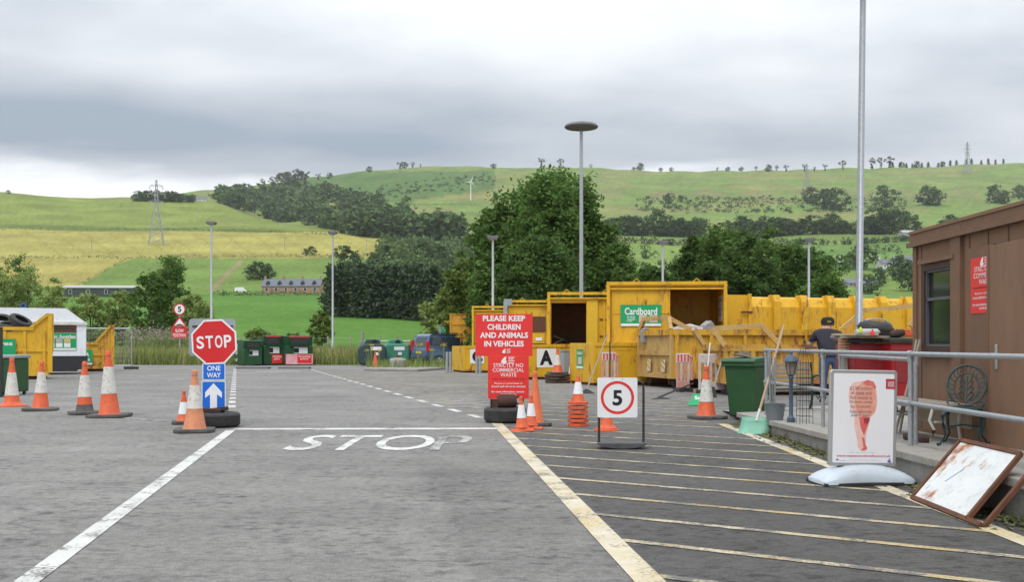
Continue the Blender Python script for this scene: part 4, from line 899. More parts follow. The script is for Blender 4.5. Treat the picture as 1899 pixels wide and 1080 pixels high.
bx('lug', ORNG, c1, -.25, -.002, -.03, .05, 2.45, 2.52); bx('lug', ORNG, c1, -.25, -.002, -.03, .05, 1.25, 1.32)
o = thing('control_box', 'small grey control box on the end of the second container', 'control box', (px(942,43.4), 43.4, 2.84), RZ); bx('case', GREYB, o, -.16, .16, -.1, .1, 0, .30, bevel=.02)
def base_block(label, x, d, W, D, H, m=YEL):
    t = thing('hopper_base', label, 'container base', (px(x,d), d, 0), RZ); bx('casing', m, t, 0, W, 0, D, .08, H, bevel=.012)
    bx('skid', RUST, t, .05, W-.05, .05, D-.05, .0, .08)
    bx('top_rail', m, t, -.025, W+.025, -.03, -.0015, H-.09, H+.012); bx('foot_rail', YEL2, t, .0, W, -.03, -.0015, .09, .17)
    bx('corner_post', m, t, -.02, .07, -.028, -.0016, .18, H-.1)
    return t
b5 = base_block('yellow hopper base with a small green Cardboard sign on its end', 1100, 30.4, 4.2, 2.1, 1.27)
ms = Matrix.Rotation(R(-90), 4, 'Z')
green_sign(b5, -1.45, -.85, .48, 1.08, -.004, [('Cardboard', .5, .82, .48, .10)], True, ms); bx('picture', mat('sign_picture', (.62,.50,.44), .5), b5, -.0165, -.0135, .95, 1.3, .62, .84)
bx('seam', YEL2, b5, .7, 2.6, -.008, -.0012, 1.05, 1.075)
b4 = base_block('yellow hopper base marked with a large letter A', 962, 35.6, 4.6, 2.0, 1.22); pa = bx('letter_plate', WHT, b4, .66, 1.36, -.012, -.0015, .42, 1.08); text(pa, 'A', 1.0, .76, .48, .52, BLK, -.0135, .055)
pb = base_block('far yellow hopper base marked with a large letter C', 860, 44, 3.0, 2.3, 1.15); pa = bx('letter_plate', WHT, pb, .28, .90, -.012, -.0015, .40, 1.02); text(pa, 'C', .60, .70, .46, .5, BLK, -.0135, .055)
for i, xx in enumerate((884, 890)):
    o = MB().tube([(px(xx,43),43,0),(px(xx,43),43,.86),(px(xx,43)+.02,43.05,.9)], .06, 10).build('bollard', GALV, None, smooth=True); tag(o, ['left','right'][i]+' galvanised bollard in front of the letter C', 'bollard')
for i, xx in enumerate((829, 835)):
    o = MB().tube([(px(xx,44),44,0),(px(xx,44),44,.9)], .06, 10).build('bollard', GALV, None, smooth=True); tag(o, ['left','right'][i]+' galvanised bollard by the kerb island', 'bollard')
t = thing('cabinet', 'grey upright cabinet beside the letter A cone pile', 'cabinet', (px(1045,33.9), 33.9, 0), RZ); bx('case', GREYB, t, 0, .50, 0, .4, 0.01, 1.0, bevel=.02); bx('lid', GREYB, t, -.02, .52, -.02, .42, 1.0, 1.04)
# long ribbed container running behind
def ribbed():
    d = 33.2; t = thing('ribbed_container', 'long yellow container with deep vertical ribs behind the skips', 'container', (px(1343,d), d, 0), RZ); L = 8.6; H = 2.86
    bx('end_frame', YEL, t, -.0, .88, -.05, 2.3, .15, H-.02); bx('end_post', YEL, t, .82, .93, -.12, -.0505, .15, H+.02); bx('hinge_post', YEL, t, 0, .08, -.1, -.0505, .15, H)
    for z in (1.2, 2.25): bx('hinge', RUST, t, .55, .95, -.155, -.1205, z, z+.06)
    bx('latch', DARK, t, .5, .8, -.2, -.155, 1.15, 1.28)
    MB().prismx([(0,.15),(0,H-.40),(.18,H-.12),(.30,H-.06),(2.3,H-.06),(2.3,.15)], .885, L).build('shell', YEL, t)
    x = 1.75; i = 0
    while x < L:
        MB().prismx([(-.12,.15),(-.12,H-.22),(-.02,H),(.28,H),(.28,.15)], x, x+.26).build('rib', YEL, t, bevel=.01); x += 1.02
    bx('patch', YEL, t, 4.15, 4.45, -.03, -.0015, 1.75, 2.3)
ribbed()
def skip(label, x, d, L, W, H, rz, m, rib=.75, hoop=None, panels=True, zb=.28, wheels=True, name='roll_off_skip', chev=False):
    t = thing(name, label, 'skip', (px(x,d), d, 0), rz)       # origin = near left corner, x along the long side, y across the end
    k = .05
    bx('side_wall', m, t, 0, L, 0, k, zb, H); bx('side_wall', m, t, 0, L, W-k, W, zb, H); bx('end_wall', m, t, 0, k, k, W-k, zb, H); bx('end_wall', m, t, L-k, L, k, W-k, zb, H); bx('floor', m, t, k, L-k, k, W-k, zb, zb+.05)
    bx('top_rail', m, t, -.05, L, -.09, -.0015, H-.13, H+.03); bx('top_rail', m, t, -.09, -.0015, .0, W, H-.13, H+.03); bx('bottom_rail', m, t, 0, L, -.09, -.0015, zb, zb+.14)
    x_ = .0; 
    while x_ < L: bx('rib', m, t, x_, x_+.10, -.085, -.002, zb+.141, H-.131); x_ += rib
    for z in (zb, zb+(H-zb)*.48): bx('end_rail', m, t, -.07, -.0015, .12, W-.12, z, z+.13)
    for q in (.0, W-.12): bx('end_post', m, t, -.085, -.002, q, q+.12, zb+.0, H-.131)
    if wheels:
        for q in (.35, W-.35): MB().lathe([(0,-.1),(.13,-.1),(.15,-.07),(.15,.07),(.13,.1),(0,.1)], 18, Matrix.Translation((.25,q,.15)) @ Matrix.Rotation(R(90),4,'X')).build('roller', RUB, t, smooth=True)
    MB().beam((.1,.55,.2),(L-.1,.55,.2),.12,.18).build('runner', RUST, t); MB().beam((.1,W-.55,.2),(L-.1,W-.55,.2),.12,.18).build('runner', RUST, t)
    if hoop:
        for (p, q) in hoop: MB().beam(p, q, .10, .12).build('hoop_bar', OCH, t)
    if chev:
        for q in (.55, 1.55):
            c = bx('chevron_plate', mat('chev_white', (.62,.60,.55), .6), t, -.078, -.0715, q-.12, q+.12, zb+.18, zb+.52)
            for i in range(2): MB().prismx([(q-.12,zb+.20+.16*i),(q+.12,zb+.34+.16*i),(q+.12,zb+.41+.16*i),(q-.12,zb+.27+.16*i)], -.082, -.0785).build('stripe', YEL2, c)
    return t
H1 = 1.62
skip('ochre ended open skip in front of the Cardboard container', 1250, 28.3, 8.0, 2.4, H1, RZ, YEL2, 1.05, [((-.05,.1,H1+.02),(.0,.35,H1+.36)), ((-.05,2.3,H1+.02),(.0,2.05,H1+.36)), ((.0,.3,H1+.36),(.0,2.1,H1+.36)), ((.0,.35,H1+.36),(.55,.1,H1+.02))], chev=True)
EN = bpy.data.objects['roll_off_skip']
for c in EN.children:
    if c.name.split('.')[0] in ('end_rail','end_post') or (c.name.startswith('end_wall')): c.data.materials[0] = OCH
H2 = 1.20
skip('low rusty skip with a raised hoop behind the wheelie bin', 1352, 24.6, 5.5, 2.0, H2, R(6), mat('skip_rusty', (.58,.34,.04), .6, c2=(.44,.23,.04), scale=1.8, rust=.34, rscale=3, dirt=.8), .52, [((-.05,.1,H2),(-.35,.2,H2+.42)), ((-.30,.2,H2+.42),(.85,.15,H2+.50)), ((.85,.15,H2+.50),(1.30,.08,H2+.02)), ((-.05,1.9,H2),(-.35,1.8,H2+.42))])
skip('yellow skip with an angled bar on the far side of the leaning man', 1555, 26.5, 4.5, 2.0, 1.62, R(6), YEL2, .8, [((.1,.1,1.6),(.75,.1,2.12)), ((.75,.1,2.12),(2.3,.1,2.26)), ((2.3,.1,2.26),(2.0,.1,1.7))])
def skip_junk():
    r = random.Random(8); ms = [WHTD, TIMB, mat('junk_blue', (.1,.18,.3), .6), mat('junk_grey', (.3,.3,.3), .6), RUST]
    # hauled items poking over the rim of the ochre-ended skip
    for i, (x, d, z, sx, sy, sz, m, lab) in enumerate(((1275,29.5,1.60,.9,.6,.22,0,'crumpled white board poking over the ochre ended skip'),(1312,29.4,1.62,.35,.3,.30,3,'grey box poking over the ochre ended skip'),(1300,29.8,1.6,.5,.5,.16,1,'pale timber offcut in the ochre ended skip'),(1196,30.2,1.58,.25,.2,.16,3,'grey lump on the left rim of the ochre ended skip'))):
        o = MB().box(-sx/2,sx/2,-sy/2,sy/2,-.3,sz*.5).prism([(-sx/2,sz*.5),(sx*.1,sz),(sx/2,sz*.5)], -sy/2, sy/2).build('scrap_item', ms[m], None, loc=(px(x,d),d,z), rot=(0,0,r.uniform(-.4,.4)), bevel=.02); tag(o, lab, 'scrap')
skip_junk()
# black mesh scrap inside the open hatch
o = thing('scrap_heap', 'dark tangled scrap inside the open hatch container', 'scrap', (px(1055,37.2), 37.2, 1.22), RZ)
r = random.Random(2)
for i in range(9): MB().beam((r.uniform(-.6,.5),r.uniform(0,1),.05),(r.uniform(-.6,.6),r.uniform(0,1.2),r.uniform(.1,.35)),.04,.03).build('bar', DARK if i % 4 else GALV, o)
# ------------------------------------------------------------------ plastic barriers, tools
def barrier(x, d, rz, W, label, red_top=True):
    t = thing('plastic_barrier', label, 'barrier', (px(x,d), d, 0), rz); pk = mat('barrier_pink', (.62,.36,.32), .6, c2=(.52,.22,.2), scale=5, dirt=.4); wt = mat('barrier_white', (.62,.56,.54), .6, c2=(.5,.42,.4), scale=5, dirt=.5); H = 1.0
    bx('top_beam', wt, t, 0, W, 0, .06, H-.24, H, bevel=.015); bx('bottom_beam', pk if red_top else wt, t, 0, W, 0, .06, .10, .30, bevel=.015)
    n = max(3, int(W/.13))
    for i in range(n+1): q = i*(W-.06)/n; bx('upright', wt if (not red_top or i % 2) else pk, t, q, q+.055, .005, .055, .30, H-.24)
    for q in (0, W-.12): bx('foot', DARK, t, q, q+.12, -.25, .3, .0, .10)
    if red_top:
        for i in range(4): q = W*(i+.25)/4; bx('red_stripe', NRED, t, q, q+W*.1, -.004, -.0008, H-.21, H-.03)
    MB().tube([(W-.02,.03,H-.06),(W+.06,.03,H-.1),(W+.07,.03,H-.3),(W+.06,.03,.3)], .04, 8).build('hook_end', pk, t, smooth=True)
    return t
barrier(1117, 29.6, R(16), .42, 'red and white plastic barrier with tools leaning on it, by the hopper base')
barrier(1255, 26.6, R(10), .36, 'narrow pink plastic barrier at the foot of the ochre ended skip')
barrier(1296, 25.4, R(4), .76, 'wide white plastic barrier left of the wheelie bin', False)
def tool(name, label, a, b, r, m, head=None):
    t = thing(name, label, name.split('_')[-1], (0,0,0)); MB().tube([a, b], r, 8).build('shaft', m, t, smooth=True)
    if head:
        hm, pts = head; MB().add(*pts).build('head', hm, t)
    return t
def wedge(c, w, h, dx): 
    c = Vector(c); return ([c+Vector((-w,-.06,0)), c+Vector((w,-.06,0)), c+Vector((w,.06,0)), c+Vector((-w,.06,0)), c+Vector((-.03+dx,-.02,h)), c+Vector((.03+dx,-.02,h)), c+Vector((.03+dx,.02,h)), c+Vector((-.03+dx,.02,h))], [(0,3,2,1),(4,5,6,7),(0,1,5,4),(1,2,6,5),(2,3,7,6),(3,0,4,7)])
a = Vector((px(1088,25.6),25.6,.10)); b = Vector((px(1127,27.0),27.0,pz(620,27.0))); tool('yard_broom', 'long handled yard broom leaning beside the hopper base', a, b, .02, WOOD, (DARK, wedge((a.x,a.y,0.0), .22, .12, 0)))
a = Vector((px(1131,29.3),29.3,.05)); b = Vector((px(1131,29.5),29.5,pz(634,29.5))); tool('thin_rake', 'thin dark handled rake upright before the plastic barrier', a, b, .02, DARK, (DARK, wedge((a.x,a.y,0), .18, .06, 0)))
a = Vector((px(1321,23.8),23.8,.1)); b = Vector((px(1338,24.2),24.2,pz(670,24.2))); tool('old_spade', 'old spade leaning on the wide white barrier', a, b, .02, WOOD, (DARK, wedge((a.x,a.y,0), .10, .25, .02)))
a = Vector((px(1308,24.5),24.5,.1)); b = Vector((px(1317,24.8),24.8,pz(636,24.8))); tool('grey_pole_broom', 'pale pole broom standing behind the cone by the barrier', a, b, .018, WHTD, (DARK, wedge((a.x,a.y,0), .15, .08, 0)))
a = Vector((px(1222,23.0),23.0,.05)); b = Vector((px(1285,25.0),25.0,.28)); tool('steel_shovel', 'dark steel shovel lying on the ground by the skip', a, b, .022, DARK, (DARK, wedge((a.x+.05,a.y,0.0), .24, .06, 0)))
s = thing('fallen_sign', 'fallen green Scrap sign propped on the ground by the cone', 'sign', (px(1283,20.5), 20.5, .02), R(-12)); s.scale = (.62,.62,.75); pl = MB(Matrix.Rotation(R(-50),4,'X')).prism([(-.14,0),(.66,.0),(.66,.46),(.05,.46)], 0, .01).build('plate', SGRN, s)
V, P = text_data('Scrap', .02); MB(Matrix.Rotation(R(-50),4,'X')).add([(.08+a*.5, -.003, .18+b*.18) for a, b, _ in V], P).build('lettering', WHT, pl)
# ------------------------------------------------------------------ left group: tyre skip, bottle bank, small skip
def side_skip(label, x0, x1, ytop, ypeak, ybase, d, m, peak0, name='open_skip'):
    k = d/F; W = (x1-x0)*k*.89; t = thing(name, label, 'skip', (px(x0,d), d, 0), R(23)); zt, zp, D = pz(ytop,d), pz(ypeak,d), 1.8; p0 = (peak0-x0)*k*.87; zb = .12
    for y0, y1 in ((0,.05),(D-.05,D)): MB().prism([(0,zb),(W-.12,zb),(W,zt*.55),(W,zp),(W-.18,zp),(p0,zt),(0,zt)][::-1], y0, y1).build('side_wall', m, t)
    MB().prism([(W-.05,zt*.5),(W+.02,zt*.55),(W+.02,zp),(W-.05,zp)], .05, D-.05).build('end_wall', m, t); bx('floor', m, t, 0, W-.15, .05, D-.05, zb, zb+.05); bx('back_end', m, t, 0, .05, .05, D-.05, zb, zt)
    bx('top_rail', m, t, 0, p0+.1, -.07, -.001, zt-.1, zt+.02); bx('bottom_rail', m, t, 0, W-.12, -.06, -.001, zb, zb+.12); bx('middle_rail', m, t, 0, W, -.05, -.001, zb+(zt-zb)*.5, zb+(zt-zb)*.5+.06)
    MB().beam((p0,-.04,zt),(W-.14,-.04,zp-.03),.07,.10).build('slope_rail', m, t); bx('corner_post', m, t, W-.14, W+.01, -.08, -.001, zb+.121, zp)
    for q in np.arange(.1, W-.3, .62): bx('rib', m, t, q, q+.09, -.045, -.002, zb+.13, zt-.11)
    bx('skid', RUST, t, .1, W-.2, .1, D-.1, .0, .12)
    return t
sk = side_skip('yellow tyre skip with a raised end at the left edge', -75, 101, 607, 580, 706, 35.0, YEL, 62)
green_sign(sk, .35, 1.73, .78, 1.42, -.06, [('Tyres', .66, .72, .75, .19)])
for i, (x, y, d, tl) in enumerate(((2,597,36.4,(R(28),.25,0)),(38,597,36.0,(R(24),.42,.6)),(16,606,35.9,(R(10),.1,0)),(-30,602,36.0,(R(25),-.3,0)),(60,610,36.6,(R(20),.2,1)))):
    tyre((px(x,d), d, pz(y,d)), .40, .26, ['black tyre on top of the tyre skip at the picture edge','black tyre leaning against the raised end of the tyre skip','black tyre lying flat at the rim of the tyre skip','black tyre at the far left of the tyre skip','black tyre low in the skip under the raised end'][i], tl, 'scrap tyres in the yellow skip')
def bottle_container():
    d = 40.5; k = d/F; t = thing('bottle_container', 'white ridged container with a green Plastic bottles sign', 'container', (px(-60,d), d, 0), R(22)); W = (160+60)*k*.92; D = 2.2
    z0, ze, zr = .75, pz(597,d), pz(570,d); wm = mat('container_white', (.76,.80,.85), .5, c2=(.68,.72,.77), scale=2, dirt=.3)
    MB().prism([(0,z0),(W,z0),(W,ze),(W-.75,zr),(0,zr)][::-1], 0, D).build('shell', wm, t); bx('eaves', WHTD, t, W*.5, W+.05, -.07, -.001, ze-.10, ze+.02)
    MB().prism([(0,.12),(W-.35,.12),(W+.05,.52),(W+.05,z0-.002),(0,z0-.002)][::-1], -.05, D+.05).build('black_skirt', mat('skirt_black', (.025,.028,.035), .6, dirt=.3), t)
    bx('slot', RUST, t, W-1.75, W-.35, -.02, -.0012, ze-.42, ze-.12); bx('slot_dark', DARK, t, W-1.65, W-.45, -.026, -.0205, ze-.30, ze-.20)
    s = green_sign(t, W-1.66, W-.36, .98, 1.68, -.02, [('Plastic bottles', .52, .80, 1.20, .16)])
    for i in range(3): bx('picture', mat('pict%d'%i, ((.55,.35,.4),(.45,.42,.42),(.6,.5,.2))[i], .5), s, W-1.42+.3*i, W-1.18+.3*i, -.034, -.0305, 1.30, 1.50)
    for i in range(3): bx('picture', WHT, s, W-1.42+.3*i, W-1.18+.3*i, -.034, -.0305, 1.11, 1.28)
    bl = mat('lug_blue', (.03,.08,.22), .5); MB().lathe([(.06,-.03),(.13,-.03),(.13,.03),(.06,.03)], 18, Matrix.Translation((W-2.35,.3,zr+.1)) @ Matrix.Rotation(R(90),4,'X'), True).build('lifting_ring', bl, t, smooth=True)
bottle_container()
ss = side_skip('small rusty yellow skip beside the wire fence panel', 157, 214, 636, 603, 688, 46, YEL2, 178, 'small_skip')
green_sign(ss, -.02, .32, .30, .98, -.07, [('l &', .3, .68, .2, .18), ('ble', .35, .38, .24, .18)])
def small_bin():
    d = 25; t = thing('green_bin', 'small green bin with a grey lid at the left edge', 'bin', (px(18,d), d, 0), R(-6)); k = d/F
    bx('body', BIN, t, -.36, .32, -.3, .3, .08, .90, bevel=.03); bx('lid', GREYB, t, -.39, .36, -.33, .33, .90, .98, bevel=.02)
    for q in (-.3,-.05,.2): bx('rib', BIN, t, q, q+.06, -.325, -.301, .12, .86)
    for sx in (-.28,.24):
        for sy in (-.22,.22): MB().lathe([(0,-.02),(.05,-.02),(.05,.02),(0,.02)], 12, Matrix.Translation((sx,sy,.05)) @ Matrix.Rotation(R(90),4,'Y')).build('castor', RUB, t)
    t = thing('dark_post', 'dark steel post at the very left edge of the picture', 'post', (px(-3,24), 24, 0)); bx('shaft', DARK, t, -.08, .08, -.05, .05, 0, 1.64); bx('foot_plate', DARK, t, -.14, .14, -.1, .1, 0, .012)
small_bin()
def heras():
    d = 50; t = thing('fence_panel', 'grey wire mesh site fence panel beside the small skip', 'fence panel', (px(157,d), d, 0), R(5)); W = 85*d/F; H = 2.0
    MB().tube([(0,0,.1),(0,0,H-.1),(.1,0,H),(W-.1,0,H),(W,0,H-.1),(W,0,.1)], .028, 8).tube([(0,0,.2),(W,0,.2)], .02, 8).build('frame', GALV, t, smooth=True)
    m = MB()
    for i in range(1, 28): m.tube([(W*i/28,0,.2),(W*i/28,0,H)], .004, 4, False)
    for i in range(1, 8): m.tube([(0,0,.2+1.8*i/8),(W,0,.2+1.8*i/8)], .004, 4, False)
    o = m.build('mesh', GALV, t); o['kind'] = 'stuff'
    MB().box(-.3,.35,-.12,.12,0,.13).build('foot_block', DARK, t); MB().box(W-.35,W+.3,-.12,.12,0,.13).build('foot_block', DARK, t)
heras()
# ------------------------------------------------------------------ far banks, van, island
def textile_bank(label, x, d, W, H, pink=False, rz=R(30)):
    t = thing('clothes_bank', label, 'recycling bank', (px(x,d), d, 0), rz, 'green clothes and shoe banks'); D = 1.3
    MB().prismx([(0,.06),(0,H*.62),(.10,H*.66),(.0,H*.98),(.25,H),(D,H*.92),(D,.06)], 0, W).build('body', BANK, t, bevel=.01)
    bx('chute', DARK, t, W*.18, W*.82, -.02, .0, H*.70, H*.90); bx('chute_lip', BANK, t, W*.15, W*.85, -.16, .0, H*.64, H*.68)
    bx('top_strip', NRED, t, W*.12, W*.88, -.018, .0, H*.935, H*.965)
    bx('notice', WHT, t, W*.30, W*.80, -.008, -.0008, H*.40, H*.61); bx('notice_picture', BLK, t, W*.30, W*.48, -.0105, -.0085, H*.42, H*.58)
    if pink: bx('pink_panel', mat('pink_print', (.72,.20,.25), .5, c2=(.75,.55,.56), scale=3), t, .0, W, -.012, -.0005, .06, H*.38)
    p = bx('recycling_panel', NRED, t, W*.42, W*.95, -.016, -.0125, H*.07, H*.36); text(p, 'recycling', W*.68, H*.29, W*.44, .13, WHT, -.0175, .02); text(p, 'point', W*.68, H*.21, W*.3, .13, WHT, -.0175, .02)
    for q in (0.02, W-.1): bx('skid', DARK, t, q, q+.08, .05, D-.05, 0, .06)
    return t
b1 = textile_bank('smallest green bank with a white notice, nearest the STOP sign', 452, 58, 1.05, 1.45)
for c in list(b1.children):
    if c.name.startswith(('recycling_panel','top_strip')): 
        for g in list(c.children): bpy.data.objects.remove(g)
        bpy.data.objects.remove(c)
textile_bank('middle green bank with a red recycling panel', 489, 59, 1.15, 1.75); textile_bank('right green bank with a faded pink lower panel', 530, 59, 1.62, 1.72, True)
t = thing('bank_board', 'green board with slanting white words bank beside the green banks', 'sign', (px(437,60), 60, 0), R(-20)); bx('board', BANK, t, -.1, .45, 0, .06, .1, 1.45); 
for i, s in enumerate(('clothes','shoe','bank')): text(t, s, .17, 1.2-.4*i, .46, .22, WHT, -.003, .02, rot=.5)
def bottle_bank(label, x, d, col, sz=1):
    t = thing('bottle_bank', label, 'bottle bank', (px(x,d), d, 0), R(10), 'rounded bottle banks'); m = mat('igloo_'+label.split()[0], col, .45, c2=tuple(q*.75 for q in col), scale=2, dirt=.2); r = .72*sz
    prof = [(-.80,.18),(-.80,.95),(-.70,1.16),(-.45,1.26),(.45,1.26),(.70,1.16),(.80,.95),(.80,.18),(.6,.04),(-.6,.04)]
    MB().prism([(a*sz,b*sz) for a, b in prof][::-1], -.6, .6).build('drum', m, t, bevel=.12, seg=3)
    MB().prism([(-.48*sz,1.2),(-.36*sz,1.50),(.36*sz,1.50),(.48*sz,1.2)][::-1], -.45, .45).build('turret', m, t, bevel=.07, seg=3)
    MB().lathe([(.0,-.01),(.12,-.01),(.15,0),(.15,.03)], 20, Matrix.Translation((.12,-.44,1.34)) @ Matrix.Rotation(R(90),4,'X')).build('port', BLK, t)
    bx('label_plate', WHT, t, -.1, .5, -.605, -.6005, .88, 1.08); bx('label_plate', WHT, t, .12, .34, -.605, -.6005, .6, .76)
bottle_bank('charcoal green bottle bank on the left of three', 690, 58.5, (.03,.06,.065)); bottle_bank('sea green bottle bank between charcoal and brown ones', 733, 60, (.05,.24,.16)); bottle_bank('brown bottle bank half hidden by the blue van', 774, 61, (.12,.035,.03))
def van():
    d = 56; bl = mat('van_blue', (.075,.15,.26), .25, .2, c2=(.065,.13,.23), coat=.5); t = thing('parked_van', 'dark blue small van parked beside the containers, seen from behind', 'van', (px(832,d), d+1.5, 0), R(36))
    # local: x forwards, y across (near side = -y)
    side = [(-2.0,.42),(-2.05,.62),(-2.0,1.0),(-1.92,1.35),(-1.78,1.72),(-1.6,1.79),(.3,1.80),(.75,1.68),(1.35,1.12),(1.95,.98),(2.12,.75),(2.12,.38),(1.78,.3),(-1.7,.3)]
    n = len(side); rows = []
    for y, s, ins in ((-.80,.94,.0),(-.88,1,.0),(-.88,1,.0),(.88,1,0),(.80,.94,0)): pass
    vs = []; fs = []
    ys = [(-.70,.97),(-.84,1.0),(.84,1.0),(.70,.97)]
    for y, s in ys:
        for a, z in side:
            tum = max(0, z-.95)*.13; vs.append((a*s, y - math.copysign(tum, y), z if s == 1 else .3+(z-.3)*.985))
    for i in range(3):
        for k in range(n): fs.append((i*n+k, (i+1)*n+k, (i+1)*n+(k+1)%n, i*n+(k+1)%n))
    fs += [tuple(range(n)), tuple(3*n+k for k in range(n))[::-1]]
    b = MB().add(vs, fs).build('body', bl, t, smooth=True, bevel=.03)
    gl = mat('van_glass', (.03,.04,.05), .08, spec=.8)
    def sq(pts): return MB().add([(a, -(.848-max(0,z-.95)*.13), z) for a, z in pts] + [(a, -(.80-max(0,z-.95)*.13), z) for a, z in pts], [tuple(range(len(pts))), *[(i, (i+1)%len(pts), len(pts)+(i+1)%len(pts), len(pts)+i) for i in range(len(pts))]])
    for pts in ([(-1.72,1.18),(-.85,1.18),(-.85,1.60),(-1.60,1.60)], [(-.72,1.16),(.15,1.14),(.15,1.60),(-.72,1.60)], [(.25,1.13),(1.05,1.12),(.62,1.57),(.25,1.60)]): sq(pts).build('side_window', gl, t)
    MB().add([(-2.0,-.62,1.08),(-2.0,.62,1.08),(-1.84,.56,1.62),(-1.84,-.56,1.62),(-1.9,-.62,1.08),(-1.9,.62,1.08),(-1.7,.56,1.62),(-1.7,-.56,1.62)], [(0,3,2,1),(0,1,5,4),(1,2,6,5),(2,3,7,6),(3,0,4,7)]).build('rear_window', gl, t)
    for s in (-1,1): MB().box(-2.06,-1.86,s*.80-.07,s*.80+.055,.85,1.38).build('tail_lamp', mat('tail_red', (.55,.02,.015), .25), t, bevel=.02)
    bx('number_plate', mat('plate_yellow', (.75,.55,.05), .4), t, -2.075, -2.04, -.27, .27, .72, .84); bx('bumper', mat('bumper_grey', (.05,.06,.07), .6), t, -2.14, -1.85, -.80, .80, .36, .60, bevel=.04)
    bx('sill_trim', mat('bumper_grey', (.05,.06,.07), .6), t, -1.0, 1.0, -.875, -.845, .32, .46); MB().box(-.02,.0,-.86,-.846,.45,1.6).build('door_seam', BLK, t)
    for a in (-1.22, 1.38):
        for s in (-1,1):
            M = Matrix.Translation((a,s*.76,.32)) @ Matrix.Rotation(R(90),4,'X')
            w = MB().lathe([(.20,-.10),(.30,-.10),(.32,-.07),(.32,.07),(.30,.10),(.20,.10)], 26, M, True).build('wheel', RUB, t, smooth=True)
            q = MB().lathe([(0,.03*1),(.06,.11),(.2,.095),(.2,-.09),(0,-.03)], 20, M); q.build('rim', mat('alloy', (.55,.56,.58), .35, .7), w, smooth=True)
            for i in range(5):
                an = 2*math.pi*i/5; MB(M).beam((.10*math.cos(an),.10*math.sin(an),.105),(.17*math.cos(an),.17*math.sin(an),.10),.05,.012).build('rim_gap', BLK, w)
    MB().tube([(-1.5,-.62,1.83),(.2,-.62,1.85)], .02, 8).build('roof_rail', DARK, t)
van()
def island():
    p = [gp(675,688), gp(775,690), gp(825,686), gp(832,678), gp(690,683)]
    t = thing('kerb_island', 'low weedy kerbed island in front of the bottle banks', 'traffic island', (0,0,0)); MB().slab(p, .0, .12).build('kerb', CONC, t, bevel=.03)
    o = thing('concrete_stub', 'short fluted concrete stub on the kerb island', 'concrete stub', (px(738,50), 50, .12)); MB().lathe([(0,0),(.42,0),(.42,.32),(.36,.42),(.1,.45),(0,.45)], 14).build('stub', COPE, o); MB().lathe([(.0,.45),(.10,.45),(.08,.56),(0,.57)], 10).build('cap', RUST, o)
    g = MB().box(-1.2,1.2,-.25,.25,0,.06)
    for i, (a, b) in enumerate(((440,500),(518,575))):
        X0, X1 = px(a,51.5), px(b,51.5); o = MB().prismx([(-.45,0),(.45,0),(.2,.07),(-.2,.07)], -(X1-X0)/2, (X1-X0)/2).build('speed_cushion', DARK, None, loc=((X0+X1)/2,51.5,.006), bevel=.02); tag(o, ['left','right'][i]+' black rubber speed cushion before the green banks', 'speed cushion')
    t = thing('glass_sign', 'green Glass bottles and jars board behind the blue van', 'sign', (px(826,64), 64, 0)); bx('post', GREYB, t, -.42, -.26, 0, .05, 0, 2.45); s = green_sign(t, -.25, .6, 1.72, 2.42, .0, [('Glass bottles', .5, .78, .7, .16), ('and jars', .5, .50, .45, .16)])
    t = thing('metal_gate', 'grey tubular metal gate and fence behind the bottle banks', 'fence', (px(672,66), 66.0, 0)); L = px(835,66)-px(672,66)
    for q in np.arange(0, L+.01, L/5): MB().tube([(q,0,0),(q,0,1.75 if q else 2.0)], .05 if q else .09, 8).build('post', GALV, t, smooth=True)
    for z in (.5, 1.0, 1.42): MB().tube([(0,0,z),(L,0,z)], .035, 8).build('rail', GALV, t, smooth=True)
    MB().beam((0,-.05,1.4),(-1.2,-.4,0),.06).build('stay', GALV, t)
    t = thing('post_and_wire_fence', 'weathered wire fence with pale posts beyond the weeds', 'fence', (0,0,0))
    for x in (250, 300, 388, 445, 512, 560, 608, 650): MB().box(-.05,.05,-.05,.05,0,1.75).build('post', COPE, t, loc=(px(x,67),67,0))
    for z in (.6, 1.1, 1.6): MB().tube([(px(240,67),67,z),(px(655,67),67,z)], .008, 4).build('wire', GALV, t)
island()
# ------------------------------------------------------------------ lamp columns
def lamp(x, ytop, d, label, r=.075, head='box', lean=0):
    z = pz(ytop, d); t = thing('lamp_post', label, 'lamp post', (px(x,d), d, 0), 0, 'lamp columns round the site')
    MB().tube([(0,0,0),(0,0,1.2),(lean*.2,0,1.25),(lean,0,z)], [r*1.5,r*1.5,r,r*.8], 14).build('column', POST if r < .075 else GALV, t, smooth=True); hm = mat('lamp_head', (.16,.16,.165), .5, c2=(.10,.10,.10))
    if head == 'box':
        MB().prism([(-.30,z-.02),(-.22,z-.12),(.22,z-.12),(.30,z-.02),(.26,z+.06),(-.26,z+.06)][::-1], -.2, .2).build('lamp_head', hm, t, bevel=.02); bx('diffuser', WHTD, t, -.2, .2, -.16, .16, z-.135, z-.121)
    else: MB().lathe([(0,z+.22),(.3,z+.20),(.70,z+.10),(.78,z+.0),(.74,z-.06),(.3,z-.12),(.12,z-.2),(0,z-.2)], 28).build('lamp_head', hm, t, smooth=True)
for x, y, d, lab in ((392,413,60.5,'slim lamp post rising behind the STOP sign'),(617,431,65.8,'slim lamp post beside the green banks'),(914,440,52.5,'slim lamp post behind the red notices'),(1229,449,52,'slim lamp post above the Cardboard container'),(1500,444,52,'slim lamp post above the ribbed container')): lamp(x, y, d, lab, .07)
lamp(1078, 235, 47, 'tall lamp post with a round disc head behind the open hatch container', .095, 'disc'); lamp(1590, -60, 24, 'thick galvanised lamp post running out of the top of the picture', .083, 'disc', .14)
